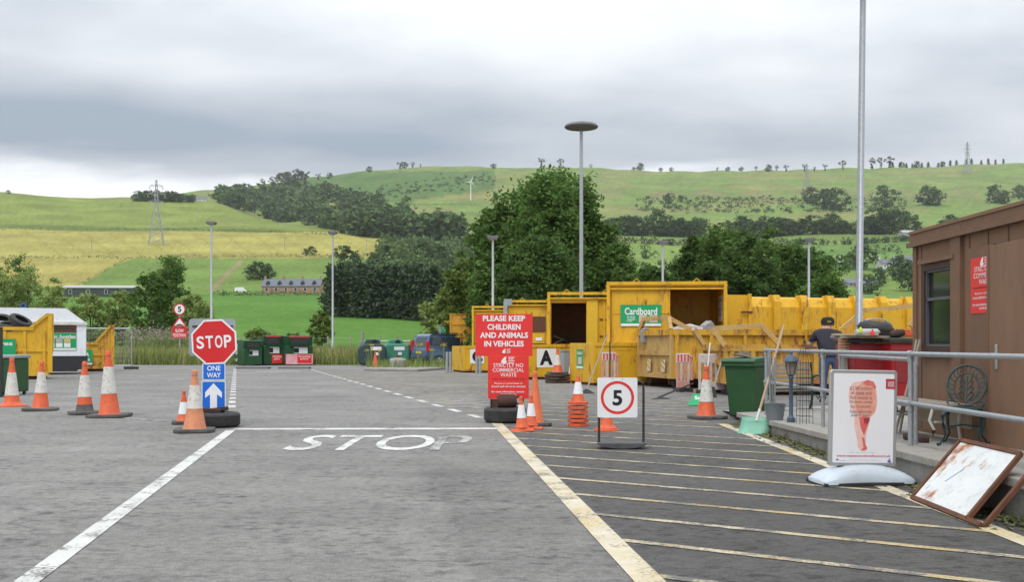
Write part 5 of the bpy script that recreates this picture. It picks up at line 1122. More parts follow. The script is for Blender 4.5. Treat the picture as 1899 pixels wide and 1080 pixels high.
# ------------------------------------------------------------------ red bins, junk, man
def red_bins():
    rd = mat('bin_red', (.26,.02,.025), .45, c2=(.20,.018,.02), scale=3, dirt=.15)
    for i, (x0, x1, d, lab) in enumerate(((1580,1652,16.6,'dull red four wheeled bin under the junk pile'),(1653,1730,16.2,'brighter red four wheeled bin beside the cabin'))):
        X0, X1 = px(x0,d), px(x1,d); t = thing('red_bin', lab, 'bin', (X0, d, .14), R(2)); W = X1-X0
        MB().prism([(.04,.14),(W-.04,.14),(W,1.12),(0,1.12)][::-1], 0, .8).build('body', rd if i == 0 else mat('bin_red2', (.34,.015,.02), .4), t, bevel=.03); bx('lid', DARK, t, -.03, W+.03, -.04, .84, 1.122, 1.20, bevel=.02)
        bx('rim', rd, t, -.02, W+.02, -.03, -.001, 1.0, 1.06); bx('front_panel', rd, t, .06, W-.06, -.012, -.0012, .5, .95); bx('lock', GALV, t, W*.48, W*.54, -.03, -.0125, .88, .93)
        for q in (.1, W-.1): MB().lathe([(0,-.02),(.07,-.02),(.07,.02),(0,.02)], 14, Matrix.Translation((q,.1,.07)) @ Matrix.Rotation(R(90),4,'Y')).build('castor', RUB, t)
    zt = 1.345; d = 16.8
    def it(o, lab, cat): tag(o, lab, cat)
    it(MB().box(-.5,.55,-.25,.2,0,.035).build('plank', WOOD, None, loc=(px(1600,d), d-.1, zt), rot=(0,0,.05)), 'long weathered plank lying across the red bins', 'plank')
    it(MB().box(-.35,.35,-.12,.12,0,.03).build('plank', TIMB, None, loc=(px(1585,16.5), 16.5, zt+.04), rot=(0,0,-.2)), 'short pale plank at the left of the junk pile', 'plank')
    t = thing('black_tank', 'round black plastic tank on its side on top of the red bins', 'tank', (px(1622,17), 17, zt+.05)); MB().lathe([(0,0),(.24,0),(.27,.04),(.275,.16),(.25,.2),(.2,.235),(0,.24)], 26).build('drum', DARK, t, smooth=True); MB().lathe([(.28,.10),(.295,.105),(.295,.14),(.28,.145)], 26, None, True).build('band', RUB, t, smooth=True); MB().tube([(-.24,0,.2),(-.1,-.05,.265),(.1,-.05,.27),(.22,0,.22)], .012).build('handle', GALV, t, smooth=True)
    t.rotation_euler = (R(4), R(5), 0)
    it(MB().lathe([(0,-.2),(.05,-.2),(.06,-.1),(.05,.15),(0,.2)], 10, Matrix.Rotation(R(88),4,'Y')).build('bag_roll', mat('sack', (.45,.46,.45), .7), None, smooth=True, loc=(px(1610,16.4),16.4,zt+.09)), 'pale rolled sack lying before the black tank', 'sack')
    it(MB().lathe([(0,0),(.03,0),(.03,.05),(.015,.08),(.015,.10),(0,.1)], 12).build('red_tin', NRED, None, smooth=True, loc=(px(1618,16.3),16.3,zt+.035)), 'little red tin on the plank over the bins', 'tin')
    it(MB().lathe([(0,0),(.028,0),(.03,.06),(.012,.09),(0,.09)], 12).build('lime_bottle', mat('lime', (.55,.65,.03), .4), None, smooth=True, loc=(px(1596,16.35),16.35,zt+.08)), 'little lime green bottle left of the black tank', 'bottle')
    it(MB().lathe([(0,-.12),(.05,-.11),(.07,0),(.05,.11),(0,.12)], 10, Matrix.Rotation(R(80),4,'Y')).build('log', mat('bark', (.06,.04,.03), .9), None, smooth=True, loc=(px(1664,16.4),16.4,zt+.07)), 'dark log on the lid of the brighter red bin', 'log')
    it(MB().box(-.2,.25,-.1,.1,0,.08).prism([(-.2,.08),(0,.12),(.25,.08)], -.1, .1).build('orange_tray', CORG, None, loc=(px(1668,16.9),16.9,zt+.03), bevel=.01), 'orange plastic tray behind the dark log', 'tray')
    t = thing('timber_rack', 'small stack of pale battens left of the red bins', 'battens', (px(1572,16.9), 16.9, .15)); 
    for i in range(6): bx('batten', TIMB if i % 2 else CFAD, t, -.10, .14, -.2, .2, .95+.045*i, .985+.045*i)
    for q in (-.06,.08): bx('leg', WOOD, t, q-.03, q+.03, -.1, .1, 0, .948)
red_bins()
def person():
    d = 20.5; zf = .09; X = px(1540, d); t = thing('person', 'man in dark polo shirt, jeans and black cap leaning on a skip, seen from behind', 'person', (X, d, zf-.04), R(-4)); t.scale = (1.2,1.1,1.0)
    J = {'pel':(0,0,.92),'waist':(.0,.03,1.06),'chest':(-.02,.17,1.30),'neck':(.0,.26,1.47),'nk2':(.02,.31,1.54),'head':(.03,.34,1.63),'top':(.03,.34,1.69),
         'shL':(-.20,.19,1.39),'elL':(-.31,.22,1.16),'wrL':(-.20,.44,1.13),'haL':(-.13,.50,1.13),'shR':(.18,.20,1.39),'elR':(.24,.30,1.16),'wrR':(.14,.48,1.13),'haR':(.08,.53,1.13),
         'hpL':(-.10,0,.88),'knL':(-.11,.03,.48),'anL':(-.12,-.02,.09),'toL':(-.13,.13,.04),'hpR':(.10,0,.88),'knR':(.13,-.02,.48),'anR':(.14,-.10,.09),'toR':(.15,.06,.04)}
    Rr = {'pel':.155,'waist':.155,'chest':.185,'neck':.075,'nk2':.06,'head':.09,'top':.075,'shL':.088,'elL':.052,'wrL':.034,'haL':.038,'shR':.088,'elR':.052,'wrR':.034,'haR':.038,'hpL':.105,'knL':.072,'anL':.048,'toL':.045,'hpR':.105,'knR':.072,'anR':.048,'toR':.045}
    E = [('pel','waist'),('waist','chest'),('chest','neck'),('neck','nk2'),('nk2','head'),('head','top')]
    for s in 'LR': E += [('chest','sh'+s),('sh'+s,'el'+s),('el'+s,'wr'+s),('wr'+s,'ha'+s),('pel','hp'+s),('hp'+s,'kn'+s),('kn'+s,'an'+s),('an'+s,'to'+s)]
    K = list(J); me = bpy.data.meshes.new('b'); me.from_pydata([J[k] for k in K], [(K.index(a), K.index(b)) for a, b in E], []); ob = bpy.data.objects.new('b', me); COL.objects.link(ob)
    sk_ = ob.modifiers.new('s', 'SKIN'); sv = me.skin_vertices[0].data
    for i, k in enumerate(K): sv[i].radius = (Rr[k]*(1.12 if k in ('chest','waist','pel') else 1), Rr[k]*(.78 if k in ('chest','waist','pel') else 1)); sv[i].use_root = (k == 'pel')
    ss_ = ob.modifiers.new('u', 'SUBSURF'); ss_.levels = 2; ss_.render_levels = 2
    m2 = bpy.data.meshes.new_from_object(ob.evaluated_get(bpy.context.evaluated_depsgraph_get())); bpy.data.objects.remove(ob)
    skn = mat('skin', (.48,.25,.17), .55); sh = mat('polo_navy', (.012,.013,.022), .8, c2=(.02,.02,.032), bump=.1); jn = mat('jeans', (.035,.06,.13), .85, c2=(.06,.09,.17), scale=12); bt = DARK
    for q in (sh, jn, skn, bt): 
        m2.materials.append(q)
    for p in m2.polygons:
        c = p.center; i = 0
        if c.z > 1.505 and c.y > .2: i = 2
        elif c.z < .09+.03: i = 3
        elif c.z < .98 and abs(c.x) < .30 and c.y < .3: i = 1
        elif c.z < 1.235 and (abs(c.x) > .215 or c.y > .33): i = 2
        p.material_index = i; p.use_smooth = True
    m2.name = 'body'; link(bpy.data.objects.new('body', m2), t)
    M = Matrix.Translation((.03,.345,1.635))
    MB(M).lathe([(.112,-.01),(.114,.02),(.105,.07),(.07,.105),(0,.118)], 22).prism([(0,0)]*0 or [(-.075,-.002),(.075,-.002),(.06,.012),(-.06,.012)], .08, .20).build('cap', mat('cap_black', (.012,.012,.013), .8), t, smooth=True)
    MB(M).lathe([(.104,-.06),(.108,-.01)], 22).build('hair', mat('hair', (.05,.04,.035), .9), t, smooth=True)
    MB(M).prism([(-.035,.0),(.035,.0),(.03,.03),(-.03,.03)], -.117, -.109).build('cap_strap', mat('cap_yellow', (.35,.28,.05), .7), t)
    MB().box(-.165,.165,-.135,.14,.955,.985).build('belt', DARK, t, bevel=.03)
    for s in (-1,1):
        h = MB()
        for f_ in range(4): h.tube([(s*.10-.0,.50,1.135+.012*f_-.018),(s*.055,.53,1.13+.013*f_-.018),(s*.03,.52,1.12+.013*f_-.018)], [.010,.009,.007], 6)
        h.tube([(s*.11,.47,1.15),(s*.08,.48,1.175),(s*.06,.50,1.18)], [.012,.010,.008], 6); o = h.build('fingers', skn, t, smooth=True)
person()
# ------------------------------------------------------------------ foliage
def leaf_mat(name, c, c2, tr=.25): return mat(name, c, .7, c2=c2, scale=.55, island=.45, transl=tr, spec=.2, contrast=.18)
LF = {'alder': leaf_mat('leaf_alder', (.13,.215,.05), (.08,.15,.032), .4), 'dark': leaf_mat('leaf_dark', (.10,.17,.042), (.065,.12,.03), .4), 'willow': leaf_mat('leaf_willow', (.30,.37,.12), (.21,.28,.08), .4),
      'hill': leaf_mat('leaf_hill', (.095,.145,.052), (.06,.10,.038), .25), 'hill2': leaf_mat('leaf_hill_light', (.125,.185,.06), (.085,.135,.045), .2), 'conifer': leaf_mat('leaf_conifer', (.06,.096,.044), (.042,.068,.033), .15),
      'pine': leaf_mat('leaf_pine', (.055,.085,.04), (.04,.062,.032), .12), 'shrub': leaf_mat('leaf_shrub', (.18,.25,.06), (.12,.17,.04), .35)}
BARK = mat('bark_grey', (.10,.085,.065), .9, c2=(.06,.05,.04), scale=6)
def leaf_cloud(rng, C, n, spread, size, flat=.7):
    """n leaf rhombs scattered round clump centres C (k,3)"""
    k = len(C); idx = rng.integers(0, k, n); sp = np.asarray(spread)*(rng.uniform(.5, 1.2, k)[idx])[:, None] if np.ndim(spread) else spread*rng.uniform(.5,1.2,k)[idx][:, None]
    P = C[idx] + rng.normal(0, 1, (n,3))*sp*np.array([1,1,flat]); A = rng.normal(0,1,(n,3)); A[:,2] *= .6; A /= np.linalg.norm(A,axis=1)[:,None]
    B = np.cross(A, rng.normal(0,1,(n,3))); B /= np.linalg.norm(B,axis=1)[:,None]; s = (size*rng.uniform(.55,1.35,n))[:,None]
    V = np.stack([P-A*s, P+B*s*.5, P+A*s, P-B*s*.5], 1).reshape(-1,3); Q = np.arange(4*n).reshape(n,4); return V, Q
def envelope(rng, h, r, style, k):
    """clump centres inside a lobed crown; z from 0 to h"""
    t = rng.uniform(0,1,k)**(.9 if style != 'broad' else .8); ph = rng.uniform(0,2*math.pi,k)
    if style == 'plumes':
        m = max(7, k//14); u = rng.uniform(0,1,m); la = rng.uniform(0,2*math.pi,m); lr = .82*r*np.sqrt(u); lh = h*(1-.34*(lr/r)**2)*rng.uniform(.82,1,m); lh[0] = h; lr[0] = .1*r; i = rng.integers(0,m,k); t = rng.uniform(0,1,k)**.85
        w = r*.52*((1-t)**.5)*(.5+.5*np.minimum(1,t*4))*rng.uniform(.2,1.25,k); g = .45+.55*t**.7
        return np.stack([lr[i]*g*np.cos(la[i])+w*np.cos(ph), lr[i]*g*np.sin(la[i])+w*np.sin(ph), t*lh[i]], 1)
    if style == 'conic': R_ = (1-t)**.75*(.35+.65*np.minimum(1,t*6))
    elif style == 'upright': R_ = np.sin(np.pi*np.clip(t*.88+.12,0,1))**.6
    elif style == 'conifer': R_ = (1-t)**.9*(.9+.1*np.cos(t*60))+.02
    elif style == 'pine': R_ = np.where(t > .45, np.sin(np.pi*np.clip((t-.45)/.6,0,1))**.5, .12)
    else: R_ = np.sqrt(np.maximum(0, 1-(2*t-1)**2))**.8
    a = rng.uniform(0,6.3,8); lob = 1 + .16*np.sin(2*ph+a[0]+5*t) + .14*np.sin(3*ph+a[1]-7*t) + .12*np.sin(5*ph+a[2]+11*t) + .10*np.sin(9*ph+a[3]+3*t)
    rad = r*R_*lob*rng.uniform(0,1,k)**.42
    return np.stack([rad*np.cos(ph), rad*np.sin(ph), t*h*(1+.05*np.sin(3*ph+a[4]))], 1)
def tree_meshes(seed, h, r, style, kind, n, size, zc=.18, k=None):
    rng = np.random.default_rng(seed); k = k or max(14, n//45); C = envelope(rng, h*(1-zc), r, style, k); C[:,2] += h*zc
    V, Q = leaf_cloud(rng, C, n, max(.026*h, r*.115) if n > 1500 else max(.05*h, r*.13), size); 
    o = np_mesh('crown', V, Q, LF[kind]); m = MB(); lean = rng.uniform(-.05,.05,2)
    m.tube([(0,0,-.4),(lean[0]*h*.4,lean[1]*h*.4,h*.4),(lean[0]*h,lean[1]*h,h*.86)], [h*.018+.03,h*.012+.02,.02], 7)
    for i in range(7 if n > 1500 else 3):
        c = C[rng.integers(0,k)]; z0 = min(h*rng.uniform(.12,.5), c[2]*.8); m.tube([(lean[0]*z0,lean[1]*z0,z0),(c[0]*.5,c[1]*.5,(z0+c[2])/2+.05*h*0),(c[0],c[1],c[2])], [h*.009+.01,h*.006+.008,.012], 5)
    tr = m.build('trunk', BARK, None, smooth=True); COL.objects.unlink(o); COL.objects.unlink(tr); return o.data, tr.data
def put_tree(meshes, loc, s, rz, label, cat='tree', group=None, name='tree', sx=1):
    t = thing(name, label, cat, loc, rz, group); t.scale = (s*sx, s*sx, s)
    for nm, me in zip(('crown','trunk'), meshes): link(bpy.data.objects.new(nm, me), t)
    return t
def near_tree(x, ytop, d, hw, style, kind, n, size, label, seed, zc=.12, cat='tree', name='tree', k=None):
    z0 = float(tz(px(x,d), d)); h = pz(ytop,d)-z0; put_tree(tree_meshes(seed, h, hw*d/F, style, kind, n, size, zc, k), (px(x,d), d, z0), 1, 0, label, cat, None, name)
near_tree(1005, 316, 62, 88, 'plumes', 'alder', 40000, .15, 'tall dense green tree towering behind the yellow containers', 11, .05, k=420)
near_tree(1075, 322, 64, 62, 'plumes', 'alder', 24000, .15, 'tall tree just right of the disc lamp post, merging with its neighbour', 12, .05, k=260)
near_tree(935, 345, 66, 50, 'plumes', 'alder', 18000, .15, 'pointed tree on the left flank of the tallest trees', 13, .04, k=220)
near_tree(1020, 335, 68, 112, 'upright', 'alder', 36000, .17, 'broad leafy tree filling the middle of the tallest clump', 19, .02, k=420)
near_tree(905, 400, 68, 56, 'upright', 'alder', 15000, .16, 'leafy tree filling the left shoulder of the tallest clump', 20, .0, k=200)
near_tree(1360, 440, 70, 90, 'broad', 'alder', 22000, .17, 'broad leafy tree at the back of the right hand clump', 21, .0, k=260)
near_tree(1480, 468, 70, 80, 'broad', 'dark', 16000, .17, 'broad dark tree at the back right of the right hand clump', 22, .0, k=200)
near_tree(1150, 440, 60, 60, 'plumes', 'alder', 20000, .14, 'lower round tree right of the tallest trees', 14, .02, k=180)
near_tree(856, 475, 59, 46, 'plumes', 'shrub', 13000, .13, 'light green tree above the farthest containers', 15, .02, k=190)
near_tree(815, 555, 66, 42, 'broad', 'willow', 6000, .12, 'pale shrub behind the blue van', 16, 0, 'shrub', 'shrub')
near_tree(905, 470, 57, 52, 'plumes', 'alder', 12000, .13, 'bushy tree behind the red notices', 17, 0)
near_tree(1000, 455, 57, 80, 'broad', 'dark', 20000, .13, 'dark undergrowth tree behind the open hatch container', 18, 0)
for i, (x, y, hw, n) in enumerate(((1090,450,62,15000),(1180,520,50,10000),(1300,500,70,16000),(1410,500,66,15000),(1490,515,56,11000),(945,520,50,9000))):
    near_tree(x, y, 66, hw, 'broad', ('dark','alder')[i % 2], n, .15, ['shaded undergrowth right of the open hatch container','low undergrowth behind the Cardboard container','shaded undergrowth at the left of the right hand clump','shaded undergrowth in the middle of the right hand clump','shaded undergrowth by the far right lamp post','undergrowth behind the second container'][i], 80+i, 0, 'bush', 'bush', k=150)
for i, (x, y, hw, kd, n) in enumerate(((1208,482,52,'dark',12000),(1280,432,66,'dark',20000),(1325,402,56,'alder',15000),(1388,424,64,'dark',18000),(1432,422,52,'alder',13000),(1476,448,60,'dark',16000),(1532,476,52,'alder',11000),(1352,500,60,'alder',8000))):
    near_tree(x, y, 58+i % 3*3, hw, 'plumes', kd, n, .13, ['low dark tree over the Cardboard container','round dark tree right of the Cardboard lamp post','tallest pointed tree of the right hand clump','dark tree in the middle of the right hand clump','upright tree left of the far right lamp post','dark tree around the far right lamp post','lighter tree at the right end of the clump','young bright tree low in the right hand clump'][i], 30+i, .0, k=150)
for i, (x, y, d, hw, st, kd, n, lab) in enumerate(((318,456,84,60,'plumes','alder',16000,'dark green pointed tree left of the slim lamp post'),(285,520,80,45,'broad','alder',9000,'bushy tree left of the pointed tree'),(355,545,78,40,'broad','willow',7000,'light leafy bush beneath the pointed tree'),
        (50,495,92,66,'plumes','willow',11000,'pale willow bush at the left edge'),(100,515,90,42,'plumes','willow',7000,'upright pale willow left of the long shed'),(-15,505,90,50,'broad','willow',7000,'pale bush cut by the left picture edge'),(35,476,130,40,'broad','dark',5000,'round dark tree behind the pale willows'),
        (170,552,84,40,'broad','willow',7000,'pale bush in front of the long shed'),(225,545,84,36,'broad','willow',6000,'pale bush at the right end of the long shed'),(596,578,72,22,'broad','shrub',3000,'young bright sapling left of the slim lamp post'),(480,612,68,30,'broad','shrub',3000,'low round bush above the green banks'),(545,622,68,20,'broad','shrub',1800,'small bush between the green banks and lamp post'))):
    near_tree(x, y, d, hw, st, kd, n, .12, lab, 60+i, 0, 'tree' if i in (0,1,6) else 'bush', 'tree' if i in (0,1,6) else 'bush', k=130)
# ------------------------------------------------------------------ far trees: prototypes copied one by one
PR = {'broad': [tree_meshes(100+i, 10, 5.2, 'broad', k, 1490, .52, .05, 60) for i, k in enumerate(('hill','hill','hill2','hill'))], 'con': [tree_meshes(120+i, 12, 2.9, 'conifer', 'conifer', 900, .55, .02, 130) for i in range(3)], 'pine': [tree_meshes(130+i, 12, 4.2, 'pine', 'pine', 420, .75, .05, 26) for i in range(3)]}
rt = random.Random(77)
def far_tree(x, row, hpx, kind, label, group, lo, hi, sx=1, base=None):
    d = find_d(x, row, lo, hi); X = px(x,d); h = hpx*d/F; H0 = 10 if kind == 'broad' else 12
    put_tree(PR[kind][rt.randrange(len(PR[kind]))], (X, d, float(tz(X,d))-.03*h), h/H0, rt.uniform(0,6.3), label, 'tree', group, {'broad':'tree','con':'conifer','pine':'pine_tree'}[kind], sx)
def plantation():
    for j in range(5):
        for i in range(15):
            x = 618 + i*14 + rt.uniform(-4,4) - j*1.5; d = 232 - i*1.0 + j*9 + rt.uniform(-2,2); X = px(x,d); z = float(tz(X,d)); h = rt.uniform(10.0,11.6) + (1.0 if j > 2 else 0)
            put_tree(PR['con'][rt.randrange(3)], (X,d,z-.2), h/12, rt.uniform(0,6.3), 'dark conifer standing in the dense plantation below the cottages', 'tree', 'conifers of the dark plantation', 'conifer', 1.0)
plantation()
for x, row, h, k, lab in ((640,500,42,'broad','broad tree rising left behind the dark plantation'),(718,498,46,'con','tall spire-like conifer behind the plantation'),(690,500,30,'broad','round tree in the middle behind the plantation'),(665,505,28,'broad','low tree behind the plantation, beside the broad one'),(745,505,30,'broad','tree right of the spire-like conifer'),(785,490,40,'broad','light round tree right behind the plantation'),(815,500,42,'broad','right hand tree behind the plantation'),(835,530,50,'broad','tree between the plantation and the tall green trees'),(800,560,48,'broad','tree at the near right corner of the plantation'),(770,585,38,'broad','low dark tree at the foot of the plantation')):
    far_tree(x, row, h, k, lab, 'trees round the plantation', 200, 700, 1.1)
for i, (x, row, h, k) in enumerate(((487,350,18,'pine'),(505,348,22,'pine'),(522,345,24,'broad'),(535,345,26,'broad'),(552,343,28,'broad'),(566,341,24,'pine'),(590,333,12,'pine'),(612,330,10,'broad'),(685,318,10,'broad'),(742,309,14,'pine'),(750,309,12,'broad'),(765,309,11,'pine'),(780,309,6,'con'),(915,312,9,'broad'),(1004,309,17,'pine'),(1040,310,15,'pine'),(1096,312,9,'pine'),(1187,315,13,'broad'),(1175,315,6,'broad'),(1225,316,7,'broad'),(1245,316,7,'broad'),(1330,317,8,'pine'),(1350,317,8,'broad'),(1375,317,8,'broad'),(1402,317,9,'pine'),(1425,317,12,'broad'),(1440,317,11,'pine'),(1458,317,12,'pine'),(1492,317,13,'pine'),(1510,317,9,'pine'),(1530,316,12,'pine'),(1563,314,16,'pine'),(1617,311,19,'pine'),(1634,310,18,'pine'),(1650,309,21,'pine'),(1672,309,10,'broad'),(1700,308,12,'broad'),(1748,304,10,'broad'),(15,354,7,'broad'))):
    far_tree(x, row+1, h, k, ['skyline %s number on the ridge'][0].replace('number ', '') % {'pine':'pine','broad':'tree','con':'fir'}[k] , 'trees along the skyline '+{'pine':'pines','broad':'broadleaves','con':'firs'}[k], 1150 if x < 100 else 1500, 1320 if x < 100 else 2350, 1.15)
for i in range(16): far_tree(1655+i*13.5+rt.uniform(-4,4), 307-i*.35, 8+rt.uniform(0,3), 'con', 'skyline fir of the dark belt at the right end of the ridge', 'firs in the ridge belt', 1700, 2350, 1.4)
for i in range(20): far_tree(250+i*5.6+rt.uniform(-2,2), 373+i*.12, 18+rt.uniform(-3,3)-abs(i-8)*.35, 'broad', 'tree in the dark clump on the left hill crest', 'crest clump on the left hill', 1150, 1310, 1.0)
HT = [(578,474,16),(567,474,12),(650,388,26),(688,405,30),(712,412,38),(735,425,34),(748,432,32),(700,392,24),(478,522,32),(495,520,28),(465,523,22),
      (1140,402,30),(1160,430,36),(1218,436,46),(1178,426,34),(1240,434,36),(1262,436,30),(1282,436,28),(1198,480,16),(1375,418,40),(1392,420,34),(1420,424,38),(1445,424,34),(1462,424,30),(1405,424,30),(1480,424,22),(1505,378,30),(1527,386,34),(1550,390,40),(1545,424,36),(1530,424,28),(1565,425,24),
      (1630,424,46),(1655,424,44),(1680,424,40),(1612,424,30),(1640,385,40),(1720,380,34),(1735,382,28),(1765,410,32),(1748,408,22),(1845,376,32),(1862,378,24),(1700,424,22),(1790,400,24),(1890,370,26),(1240,377,18),(1262,375,12),(1600,500,44),(1670,520,44),(1685,540,50),(1610,545,34),(1575,500,30),(1630,530,30)]
HT += [(1345+i*13+rt.uniform(-5,5), rt.choice((398,410,422))+rt.uniform(-3,3), rt.uniform(18,34)) for i in range(24)] + [(1120+i*14+rt.uniform(-5,5), 432+rt.uniform(-6,4), rt.uniform(22,36)) for i in range(14)]
for i, (x, row, h) in enumerate(HT):
    ds = (500,1000) if row > 395 else (800,1700)
    if row > 460 and x > 1500: ds = (380,760)
    lab = 'broadleaf tree in the gardens round the white houses' if row > 440 and x > 1500 else 'broadleaf tree in the belt below the farm on the right' if row > 415 and x > 1500 else 'broadleaf tree in the belt across the middle of the right hill' if row > 410 and x > 1340 else 'broadleaf tree in the hollow right of the tallest trees' if row > 400 and x > 1100 else 'dark tree beside the stone cottages' if x < 500 else 'lone dark tree on the barley edge' if x < 600 else 'dark tree standing at the top of the hillside wood' if x < 800 else 'broadleaf tree high on the right hill pasture'
    far_tree(x, row, h, 'broad', lab, lab.replace('broadleaf tree','trees').replace('dark tree','dark trees'), *ds, 1.1)
# ------------------------------------------------------------------ woods and hedges read as one mass
def mass(name, label, pts, kind, seed, size=1.6, per=60):
    """pts: list of (X, Y, radius, height) crowns merged into one object"""
    rng = np.random.default_rng(seed); Vs = []; Qs = []; b = 0
    for X, Y, r, h in pts:
        C = envelope(rng, h*.95, r, 'broad', 16) + np.array([X, Y, float(tz(X,Y))]); V, Q = leaf_cloud(rng, C, per, r*.22, size*(r/4.5)); Vs.append(V); Qs.append(Q+b); b += len(V)
    o = np_mesh(name, np.concatenate(Vs), np.concatenate(Qs), LF[kind]); return tag(o, label, kind.startswith('x') or None and None, kind='stuff')
def wood():
    rng = np.random.default_rng(9); A = []; B = []
    # edge rows of the wood, photo columns -> upper and lower edge
    xs = [398,430,470,520,570,620,680,740,790,850]; up = [366,360,360,358,352,358,372,398,425,440]; lo = [372,388,398,430,436,438,452,462,470,482]
    for i in range(620):
        x = rng.uniform(398, 850); u, l = np.interp(x, xs, up), np.interp(x, xs, lo); row = l - (l-u)*rng.uniform(0,1); 
        if math.sin(x*.06+row*.11)+math.sin(x*.023-row*.17) < -.75 and x > 520: continue
        d = find_d(x, row, float(np.interp(x, [500,640], [1340,900])), 2100); r = rng.uniform(5,11.5); (A if rng.random() < .5 else B).append((px(x,d), d, r, r*rng.uniform(1.6,2.2)))
    mass('distant_wood', 'dark broadleaf wood covering the hill shoulder', A, 'hill', 1, 1.25, 130); mass('distant_wood', 'lighter green crowns mixed through the hillside wood', B, 'hill2', 2, 1.25, 130)
    A = []
    for i in range(260):
        x = rng.uniform(700, 900); row = rng.uniform(455, 520) ; d = find_d(x, row, 330, 900); r = rng.uniform(3,5); A.append((px(x,d), d, r, r*1.9))
    mass('valley_wood', 'tangled valley wood between the barley and the tall trees', A, 'hill2', 3, 1.3, 80)
    A = []
    for i in range(330):
        x = rng.uniform(1130, 1700); row = 424 + rng.normal(0, 4); 
        if rng.random() < .45: row = rng.normal(500, 26); 
        d = find_d(x, row, 380, 900); r = rng.uniform(1.8,3.6); A.append((px(x,d), d, r, r*1.7))
    mass('valley_scrub', 'hedges and scrub across the right hand farmland', A, 'hill', 4, 1.1, 60)
    A = []
    for i in range(420):                       # gorse and whins on the right hill
        x = rng.uniform(1180, 1680); row = rng.choice([371,378,386,393]) + rng.normal(0,2) + (x-1400)*.005; d = find_d(x, row, 950, 1900); r = rng.uniform(2,4.2); A.append((px(x,d), d, r, r*1.1))
    for i in range(200):
        x = rng.uniform(600, 920); row = 330 + (920-x)*.14 + rng.normal(0,7); d = find_d(x, row, 1200, 2150); r = rng.uniform(2,4); A.append((px(x,d), d, r, r*.8))
    mass('gorse', 'dark gorse and bracken patches on the hillsides', A, 'pine', 5, 1.2, 34)
    A = []
    def line(pts, lo_, hi_, n, r0):
        for i in range(n):
            t = i/(n-1)*(len(pts)-1); k = min(int(t), len(pts)-2); f_ = t-k; x = pts[k][0]*(1-f_)+pts[k+1][0]*f_; row = pts[k][1]*(1-f_)+pts[k+1][1]*f_; d = find_d(x, row, lo_, hi_); r = r0*rng.uniform(.6,1.4); A.append((px(x,d), d+rng.normal(0,2), r, r*1.3))
    line([(0,427),(300,427),(480,430),(620,437)], 850, 1000, 170, 1.4); line([(-60,480),(250,480),(500,478),(760,476)], 600, 700, 190, 1.3); line([(120,545),(240,478)], 430, 655, 60, .8); line([(395,548),(480,549),(600,549)], 380, 450, 70, 1.3); line([(1000,341),(1100,340),(920,345),(880,343)], 1400, 2000, 60, 1.6); line([(725,382),(800,381),(880,380)], 1200, 1700, 50, 1.8)
    mass('hedgerow', 'thin hedges dividing the fields', A, 'hill', 6, .9, 26)
wood()
